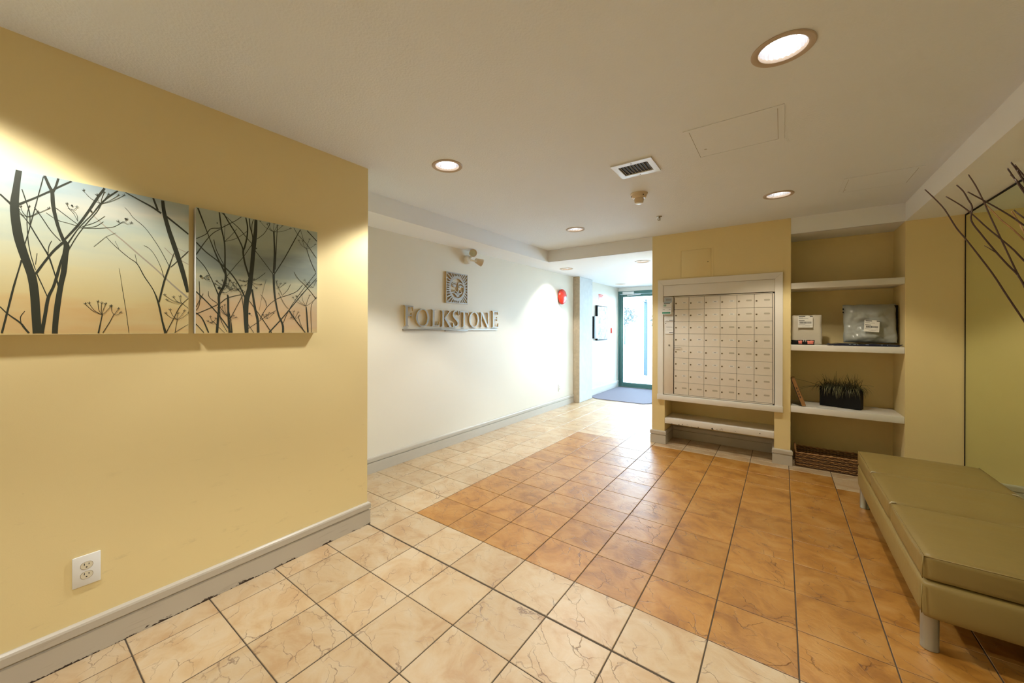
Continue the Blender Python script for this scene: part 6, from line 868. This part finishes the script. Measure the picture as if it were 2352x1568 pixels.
def blades(n, rr, lmin, lmax, wd, m, nm, up=(0.5, 1.1), droop=(0.6, 1.5), xr=0.135, bias=0.0):
    bm = bmesh.new()
    for _ in range(n):
        x = rr.uniform(-xr, xr); y = rr.uniform(-.03, .03); L_ = rr.uniform(lmin, lmax); az = rr.uniform(0, 2*PI)
        if rr.random() < 0.5: az = rr.choice((-PI/2, PI, 0))+rr.uniform(-.6, .6)
        el = rr.uniform(*up); dr = rr.uniform(*droop); p = Vector((x, y, 0.175)); k = 7; prev = None
        d = Vector((math.cos(az)*math.cos(el), math.sin(az)*math.cos(el), math.sin(el))); sd = Vector((-math.sin(az), math.cos(az), 0))
        for i in range(k+1):
            w_ = wd*(1-(i/k)**2*0.92)
            pw = Vector(p)
            a = bm.verts.new(pw+sd*w_); b_ = bm.verts.new(pw-sd*w_)
            if prev: bm.faces.new((prev[0], a, b_, prev[1]))
            prev = (a, b_)
            p = p+d*(L_/k); d = (d+Vector((0, 0, -dr/k*1.5))).normalized()
            if p.y > 0.16: p.y = 0.16
            if p.z < 0.02: p.z = 0.02
    o_ = fin(bm, nm, m, pl); tag(o_, kind='stuff')
rr = random.Random(3)
blades(300, rr, 0.08, 0.20, 0.0026, M_grass, 'grass_blades', (0.7, 1.4), (1.6, 3.4)); blades(70, rr, 0.10, 0.17, 0.0022, M_grass, 'upright_grass_blades', (0.9, 1.5), (0.1, 0.9)); blades(200, rr, 0.09, 0.17, 0.0024, M_grassl, 'pale_grass_blades', (0.5, 1.2), (1.6, 3.2))
bm = bmesh.new()
for (x, L_, az, el, dr) in ((-0.13, .26, PI+.15, .35, .25), (-.13, .22, PI-.2, .12, .7), (-.12, .24, PI+.1, .1, .9), (-.04, .17, 1.2, 1.5, .05), (-.10, .14, 2.6, 1.25, .1), (0.0, .15, .6, 1.2, .1), (0.03, .15, .2, .9, .3), (.05, .2, .1, .65, .9), (.1, .12, .4, 1.1, .2)):
    p = Vector((x, 0, .175)); d = Vector((math.cos(az)*math.cos(el), 0.1*math.sin(az)-0.1, math.sin(el))).normalized(); pts = []
    for i in range(9): pts.append(tuple(p)); p = p+d*(L_/8); d = (d+Vector((0, 0, -dr/8))).normalized()
    tube(bm, pts, [0.0017*(1-i/9)+0.0004 for i in range(9)], 5)
o_ = fin(bm, 'long_blades', M_grass, pl); tag(o_, kind='stuff')
# wicker basket
bk = empty('wicker_basket', (0.44, 5.03, 0), 'low brown wicker basket on the floor inside the niche', 'basket')
bx0, bx1, by0, by1, bh = 0.112, 0.765, 4.856, 5.17, 0.135
def side_path(u):
    a, b_ = bx1-bx0, by1-by0; per = 2*(a+b_); s_ = (u % 1.0)*per
    if s_ < a: return Vector((bx0+s_, by0, 0)), Vector((0, -1, 0))
    s_ -= a
    if s_ < b_: return Vector((bx1, by0+s_, 0)), Vector((1, 0, 0))
    s_ -= b_
    if s_ < a: return Vector((bx1-s_, by1, 0)), Vector((0, 1, 0))
    s_ -= a; return Vector((bx0, by1-s_, 0)), Vector((-1, 0, 0))
NS = 76; mA = bmesh.new(); mB = bmesh.new(); rr = random.Random(9)
for row in range(13):
    z = 0.008+row*0.0098; pts = []; steps = NS*3
    for k in range(steps+1):
        p, n_ = side_path(k/steps); ph = (k/3.0+row)*PI
        pts.append(p+n_*(0.0045*math.sin(ph))+Vector((0, 0, z+0.0022*noise.noise(Vector((k*.11, row*3.1, 0)))+0.006*math.sin(k/steps*2*PI*1.0)*(row/13))))
    tube(mA if row % 3 else mB, pts, 0.0044, 6, False)
tag(child(fin(mA, 'woven_strands', M_wick, smooth='all'), bk), kind='stuff'); tag(child(fin(mB, 'dark_woven_strands', M_wickd, smooth='all'), bk), kind='stuff')
bm = bmesh.new()
for k in range(NS):
    p, n_ = side_path(k/NS); tube(bm, [p+Vector((0, 0, 0.004)), p+Vector((0, 0, bh))], 0.003, 5)
tag(child(fin(bm, 'stakes', M_wickd), bk), kind='stuff')
bm = bmesh.new(); pts = [side_path(k/160)[0]+side_path(k/160)[1]*0.004*math.sin(k*PI/2.2)+Vector((0, 0, bh+0.003*math.cos(k*PI/2.2)+0.006*math.sin(k/160*2*PI))) for k in range(161)]; tube(bm, pts, 0.0065, 7, False)
pts = [side_path(k/160)[0]-side_path(k/160)[1]*0.004*math.sin(k*PI/2.2)+Vector((0, 0, bh-0.004-0.003*math.cos(k*PI/2.2)+0.006*math.sin(k/160*2*PI))) for k in range(161)]; tube(bm, pts, 0.006, 7, False)
child(fin(bm, 'rim', M_wick, smooth='all'), bk)
bm = bmesh.new(); tube(bm, [(bx0, by0+.03, bh-.01), (bx0-.004, by0+.05, bh+.03), (bx0-.004, by0+.12, bh+.045), (bx0-.004, by0+.2, bh+.04), (bx0, by1-.05, bh-.005)], 0.009, 8); child(fin(bm, 'handle', M_wick, smooth='all'), bk)
B('base', M_wickd, bk, bx0, bx1, by0, by1, 0.0005, 0.006, r=0.001)

# ------------------------------------------------------------------ bench
bn = empty('bench', (0.75, 3.26, 0), 'low taupe faux leather bench with three seat sections on round metal legs', 'bench')
BX0, BX1, BY0, BY1 = 0.470, 1.075, 2.395, 4.145
def puff(name, x0, x1, y0, y1, z0, z1, m, r=0.018, top=0.008, side=0.006, nx=20, ny=22, nz=8, seed=0.0, parent=bn):
    bm = bmesh.new(); cache = {}
    def P(i, j, k):
        key = (i, j, k)
        if key in cache: return cache[key]
        u, v_, w_ = i/nx, j/ny, k/nz
        x, y, z = x0+(x1-x0)*u, y0+(y1-y0)*v_, z0+(z1-z0)*w_
        # round the edges
        cx_ = min(max(x, x0+r), x1-r); cy_ = min(max(y, y0+r), y1-r); cz_ = min(max(z, z0+r), z1-r)
        d = Vector((x-cx_, y-cy_, z-cz_))
        if d.length > 1e-7:
            mx_ = max(abs(d.x), abs(d.y), abs(d.z)); d = d.normalized()*mx_
            q_ = Vector((cx_, cy_, cz_))+d
        else: q_ = Vector((x, y, z))
        fu, fv, fw = 1-abs(2*u-1)**3, 1-abs(2*v_-1)**3, 1-abs(2*w_-1)**2
        if k == nz: q_.z += top*fu*fv + 0.0025*noise.noise(Vector((u*2+seed, v_*9, seed)))*fu*fv
        if i == 0: q_.x -= side*fv*fw
        if i == nx: q_.x += side*fv*fw
        if j == 0: q_.y -= side*fu*fw
        if j == ny: q_.y += side*fu*fw*0.3
        cache[key] = bm.verts.new(q_); return cache[key]
    for i in range(nx):
        for j in range(ny):
            bm.faces.new((P(i, j, nz), P(i+1, j, nz), P(i+1, j+1, nz), P(i, j+1, nz))); bm.faces.new((P(i, j, 0), P(i, j+1, 0), P(i+1, j+1, 0), P(i+1, j, 0)))
    for i in range(nx):
        for k in range(nz):
            bm.faces.new((P(i, 0, k), P(i+1, 0, k), P(i+1, 0, k+1), P(i, 0, k+1))); bm.faces.new((P(i, ny, k), P(i, ny, k+1), P(i+1, ny, k+1), P(i+1, ny, k)))
    for j in range(ny):
        for k in range(nz):
            bm.faces.new((P(0, j, k), P(0, j, k+1), P(0, j+1, k+1), P(0, j+1, k))); bm.faces.new((P(nx, j, k), P(nx, j+1, k), P(nx, j+1, k+1), P(nx, j, k+1)))
    o_ = fin(bm, name, m, smooth='all'); return child(o_, parent)
puff('upholstered_base', BX0-0.004, BX1, BY0-0.012, BY1, 0.143, 0.300, M_leather, r=0.022, top=0.0, side=0.010, nz=12)
for k, (a, b_) in enumerate(((BY0, 3.017), (3.019, 3.584), (3.586, BY1))): puff('seat_section', BX0, BX1, a, b_, 0.299, 0.402, M_leather, r=0.014, top=0.012, side=0.005, seed=k*3.3, nz=10)
bm = bmesh.new()
def seamline(z, off):
    for a, b_ in (((BX0+off, BY0+off), (BX0+off, BY1-off)), ((BX0+off, BY0+off), (BX1-off, BY0+off)), ((BX1-off, BY0+off), (BX1-off, BY1-off))): tube(bm, [(a[0], a[1], z), ((a[0]+b_[0])/2, (a[1]+b_[1])/2, z), (b_[0], b_[1], z)], 0.0022, 6)
seamline(0.3975, 0.0035); tube(bm, [(BX0-0.0005, BY0+0.0, 0.305), (BX0-0.0015, BY0-0.0005, 0.35), (BX0+0.003, BY0+0.003, 0.397)], 0.002, 6); tube(bm, [(BX0-0.005, BY0-0.013, 0.165), (BX0-0.006, BY0-0.014, 0.22), (BX0-0.003, BY0-0.011, 0.285)], 0.002, 6)
child(fin(bm, 'piping', M_leather, smooth='all'), bn)
for yy in (3.018, 3.585):
    for xx, s_ in ((BX0+0.004, 1), (BX1-0.004, -1)):
        bm = bmesh.new(); tube(bm, [(xx-0.006*s_, yy-0.004, 0.392), (xx+0.004*s_, yy+0.001, 0.401), (xx+0.022*s_, yy, 0.403)], [0.0035, 0.004, 0.0015], 7); child(fin(bm, 'seam_tuft', M_thread, smooth='all'), bn)
for xx in (BX0+0.028, BX1-0.04):
    for yy in (BY0+0.038, 4.03):
        bm = bmesh.new(); rg = lathe(bm, [(0.027, 0.0), (0.0285, 0.002), (0.0285, 0.006), (0.0275, 0.008), (0.0275, 0.150)], (xx, yy, 0.0003), 32); bm.faces.new(rg[0]); bm.faces.new(rg[-1]); child(fin(bm, 'leg', M_legm, smooth=35), bn)

# ------------------------------------------------------------------ mirror
mr = empty('wall_mirror', (XMI, 3.0, 0.16), 'large frameless wall mirror beside the bench reflecting the cream wall', 'mirror')
B('mirror_glass', M_mirror, mr, XMI, XMI+0.006, 0.6, YM-0.008, 0.02, HZ-0.012, r=0)
bm = bmesh.new(); box(bm, XMI-0.002, XMI+0.010, YM-0.009, YM-0.0005, 0.0, HZ-0.001); box(bm, XMI-0.002, XMI+0.010, 0.59, YM-0.009, HZ-0.014, HZ-0.001); box(bm, XMI-0.002, XMI+0.010, 0.59, 0.6, 0.0, HZ-0.014); child(fin(bm, 'edge_channel', M_black), mr)

# ------------------------------------------------------------------ branches in a floor vase
vs = empty('branch_arrangement', (0.90, 1.98, 0), 'bare dark willow branches reaching across the mirror at the right edge', 'branches')
bm = bmesh.new(); lathe(bm, [(0.0, 0.0005), (0.085, 0.0005), (0.10, 0.02), (0.12, 0.2), (0.115, 0.42), (0.075, 0.60), (0.06, 0.68), (0.075, 0.73), (0.068, 0.73), (0.053, 0.68), (0.068, 0.6), (0.06, 0.55)], (0.90, 1.98, 0), 40); child(fin(bm, 'vase', M_black, smooth=50), vs)
for k, t in enumerate(TWIGS):
    pts = [tuple(p) for p in t]
    if k != 3:
        a, b_ = Vector(pts[-2]), Vector(pts[-1]); rim_ = Vector((0.90+0.03*math.sin(k*2.1), 1.98+0.03*math.cos(k*2.1), 0.74)); foot = Vector((0.90-0.03*math.sin(k*2.1), 1.98-0.03*math.cos(k*2.1), 0.30))
        d = (b_-a).normalized(); m1 = b_+d*(rim_-b_).length*0.35; m2 = m1.lerp(rim_, 0.55)+Vector((0.02, 0, 0.02)); m1.x = min(m1.x, 1.1); m2.x = min(m2.x, 1.1)
        pts += [tuple(m1), tuple(m2), tuple(rim_), tuple(foot)]
        pts = smooth_pts(pts, 4)
    n_ = len(pts); bm = bmesh.new(); tube(bm, pts, [0.0018+0.0012*i/n_ if k != 3 else 0.0010+0.0006*i/n_ for i in range(n_)], 7)
    child(fin(bm, 'branch', M_twigl if k in (6, 8) else M_twig, smooth='all'), vs)

# ------------------------------------------------------------------ entrance end
d1 = bpy.data.objects.new('door_1', None); COL.objects.link(d1); d1.location = (-2.5, YD, 0); tag(d1, 'teal framed glass entrance door at the corridor end', kind='structure')
B('door_frame', M_teal, d1, (XF+0.001, -2.982, YD-0.04, YD+0.06, 0, 2.2), (-2.982, 3.45, YD-0.04, YD+0.06, 2.135, 2.2), (-2.06, -2.0, YD-0.04, YD+0.06, 0, 2.135), r=0.002)
lf = B('door_leaf', M_teal, d1, (-2.979, -2.905, YD-0.005, YD+0.04, 0.008, 2.131), (-2.905, -2.135, YD-0.005, YD+0.04, 2.07, 2.131), (-2.905, -2.135, YD-0.005, YD+0.04, 0.008, 0.105), (-2.135, -2.064, YD-0.005, YD+0.04, 0.008, 2.131), r=0.002)
pn = B('glass_pane', M_glass, d1, -2.904, -2.136, YD+0.014, YD+0.020, 0.106, 2.069, r=0)
bm = bmesh.new(); box(bm, -2.90, -2.65, YD-0.075, YD-0.0065, 2.12, 2.185); bmesh.ops.bevel(bm, geom=bm.edges[:], offset=0.006, segments=1, affect='EDGES')
tube(bm, [(-2.79, YD-0.06, 2.12), (-2.79, YD-0.06, 2.10), (-2.66, YD-0.12, 2.10), (-2.50, YD-0.05, 2.115)], 0.010, 8); child(fin(bm, 'door_closer', M_wplastic), d1)
B('threshold', M_steel, d1, XF+0.001, 3.45, YD-0.06, YD+0.1, 0.0005, 0.007, r=0.001)
w1 = bpy.data.objects.new('added_window_1', None); COL.objects.link(w1); w1.location = (0.7, YD, 0); tag(w1, 'added unseen sidelight glazing beside the entrance door, widened for more daylight', kind='structure')  # unseen glazing, added and widened to throw daylight on the sign wall
wx = [-1.999, -0.92, 0.16, 1.24, 2.32, 3.449]
B('window_frame', M_teal, w1, (wx[0], wx[-1], YD-0.03, YD+0.05, 0.008, 0.1), (wx[0], wx[-1], YD-0.03, YD+0.05, 2.09, 2.134), *[(x-0.025, x+0.025, YD-0.03, YD+0.05, 0.1, 2.09) for x in wx[1:-1]], (wx[-1]-0.05, wx[-1], YD-0.03, YD+0.05, 0.1, 2.09), r=0.002)
for a, b_ in zip(wx, wx[1:]): B('glass_pane', M_glass, w1, a+(0.026 if a > -1.9 else 0.001), b_-(0.026 if b_ < 3.4 else 0.051), YD+0.014, YD+0.020, 0.101, 2.089, r=0)
mt = bmesh.new(); pts = [(-2.93, 7.16), (-2.78, 7.07), (-1.95, 7.09), (-1.86, 7.2), (-1.86, 8.80), (-2.97, 8.80), (-2.97, 7.2)]
a_ = [mt.verts.new((x, y, 0.0005)) for x, y in pts]; b__ = [mt.verts.new((x, y, 0.012)) for x, y in pts]; mt.faces.new(a_[::-1]); mt.faces.new(b__)
for i in range(len(pts)): mt.faces.new((a_[i], a_[(i+1) % len(pts)], b__[(i+1) % len(pts)], b__[i]))
tag(fin(mt, 'entrance_mat', M_mat), 'grey carpet mat on the floor inside the glass door', 'mat')
# things on the entrance wall
po = empty('framed_poster', (XF, 7.8, 1.11), 'framed blue and green map poster on the wall before the door', 'poster')
B('frame', M_black, po, XF+0.0005, XF+0.045, 7.54, 8.10, 1.10, 1.815, r=0.002)
def poster_mat():
    m, nt, b = newmat('map_print'); N = nt.nodes; L = nt.links; g = N.new('ShaderNodeNewGeometry')
    n = N.new('ShaderNodeTexNoise'); n.inputs['Scale'].default_value = 7; n.inputs['Detail'].default_value = 4; n.inputs['Distortion'].default_value = 1.5; L.new(g.outputs[0], n.inputs['Vector'])
    cr = N.new('ShaderNodeValToRGB'); e = cr.color_ramp.elements; e[0].position = 0.36; e[0].color = (0.03, 0.08, 0.09, 1); e[1].position = 0.54; e[1].color = (0.30, 0.38, 0.40, 1); L.new(n.outputs[0], cr.inputs[0]); L.new(cr.outputs[0], b.inputs['Base Color']); return m
B('print', poster_mat(), po, XF+0.045, XF+0.046, 7.56, 8.08, 1.12, 1.795, r=0)
bm = bmesh.new()
for (z_, a_) in ((1.42, 0.16), (1.36, 0.2), (1.30, 0.14), (1.24, 0.18), (1.62, 0.1)):
    for poly in ribbon(smooth_pts([(7.82+a_*math.cos(t*PI/6), z_-0.5*a_*math.sin(t*PI/6)*0.4, 0.008) for t in range(7)], 3)): prism_yz(bm, poly, XF+0.046, XF+0.0463)
child(fin(bm, 'printed_lines', M_teal), po)
ic = empty('intercom_panel', (XF, 7.36, 1.14), 'grey metal intercom box on the wall beyond the pillar', 'intercom')
B('housing', M_black, ic, XF+0.0005, XF+0.06, 7.332, 7.50, 1.145, 1.585, r=0.003); B('front_plate', mat('blue_grey_plate', (0.20, 0.23, 0.26), 0.4), ic, XF+0.06, XF+0.068, 7.334, 7.53, 1.140, 1.590, r=0.002)
bm = bmesh.new(); lathe(bm, [(0.0, 0.072), (0.006, 0.072), (0.007, 0.068)], (XF, 7.49, 1.37), 12, 'x'); child(fin(bm, 'button', M_ink), ic)
fs = empty('fire_notice', (XF, 7.83, 1.99), 'red and white fire notice high on the wall above the poster', 'sign')
B('sheet', M_paper, fs, XF+0.0005, XF+0.002, 7.70, 7.965, 1.86, 2.06, r=0); B('red_print', M_red, fs, (XF+0.002, XF+0.0025, 7.705, 7.96, 2.035, 2.055), (XF+0.002, XF+0.0025, 7.705, 7.96, 2.008, 2.026), (XF+0.002, XF+0.0025, 7.705, 7.90, 1.985, 2.0), (XF+0.002, XF+0.0025, 7.705, 7.93, 1.968, 1.978), r=0)
pu = empty('fire_pull_station', (XF, 8.47, 1.24), 'small red pull station on the wall beside the glass door', 'fire alarm')
B('housing', M_red, pu, XF+0.0005, XF+0.026, 8.43, 8.465, 1.24, 1.355, r=0.003); B('handle', M_wplastic, pu, XF+0.001, XF+0.024, 8.466, 8.515, 1.25, 1.345, r=0.002)

# ------------------------------------------------------------------ outside
bm = bmesh.new(); box(bm, -30, 30, YD+0.15, 60, -0.3, -0.02); tag(fin(bm, 'floor_pavement', M_pave), kind='structure')
cn = empty('canopy_frame', (-3.1, 11.7, -0.02), 'blue metal canopy post standing outside the glass door', 'canopy')
B('post', M_blue, cn, -3.19, -3.09, 11.65, 11.75, -0.02, 2.12, r=0.004)
bm = bmesh.new(); tube(bm, [(-3.14, 11.7, 2.12), (-3.25, 9.6, 2.14)], 0.02, 8); tube(bm, [(-3.14, 11.7, 2.19), (-3.25, 9.6, 2.21)], 0.02, 8); tube(bm, [(-3.14, 11.7, 2.10), (-3.14, 11.7, 2.2)], 0.03, 8); child(fin(bm, 'rail', M_blue, smooth=True), cn)
rr = random.Random(12)
for k, (x, y, s_, h_, lab) in enumerate(((-7.0, 34, 1.5, 3.4, 'pale leafy tree far outside, right of the canopy post'), (-10.6, 33, 1.1, 2.4, 'pale leafy bush far outside, left of the canopy post'), (-6.9, 30, 0.9, 1.9, 'small pale bush outside at the right edge of the door glass'))):
    t_ = empty('tree', (x, y, -0.02), lab, 'tree')
    bm = bmesh.new()
    for _ in range(420):
        d = Vector((rr.gauss(0, 1), rr.gauss(0, 1), rr.gauss(0, 1))).normalized()*s_*rr.uniform(.5, 1); c_ = Vector((x, y, h_))+Vector((d.x, d.y, d.z*0.8))
        q_ = Vector((rr.gauss(0, 1), rr.gauss(0, 1), rr.gauss(0, 1))).normalized(); r2 = q_.orthogonal().normalized(); r3 = q_.cross(r2); w_ = 0.13
        bm.faces.new([bm.verts.new(c_+r2*w_), bm.verts.new(c_+r3*w_*.6), bm.verts.new(c_-r2*w_), bm.verts.new(c_-r3*w_*.6)])
    tag(child(fin(bm, 'foliage', M_leaf), t_), kind='stuff')
    bm = bmesh.new(); tube(bm, [(x, y, -0.02), (x+.05, y, h_*.5), (x, y, h_)], [0.1, 0.07, 0.03], 8); child(fin(bm, 'trunk', M_leaf), t_)
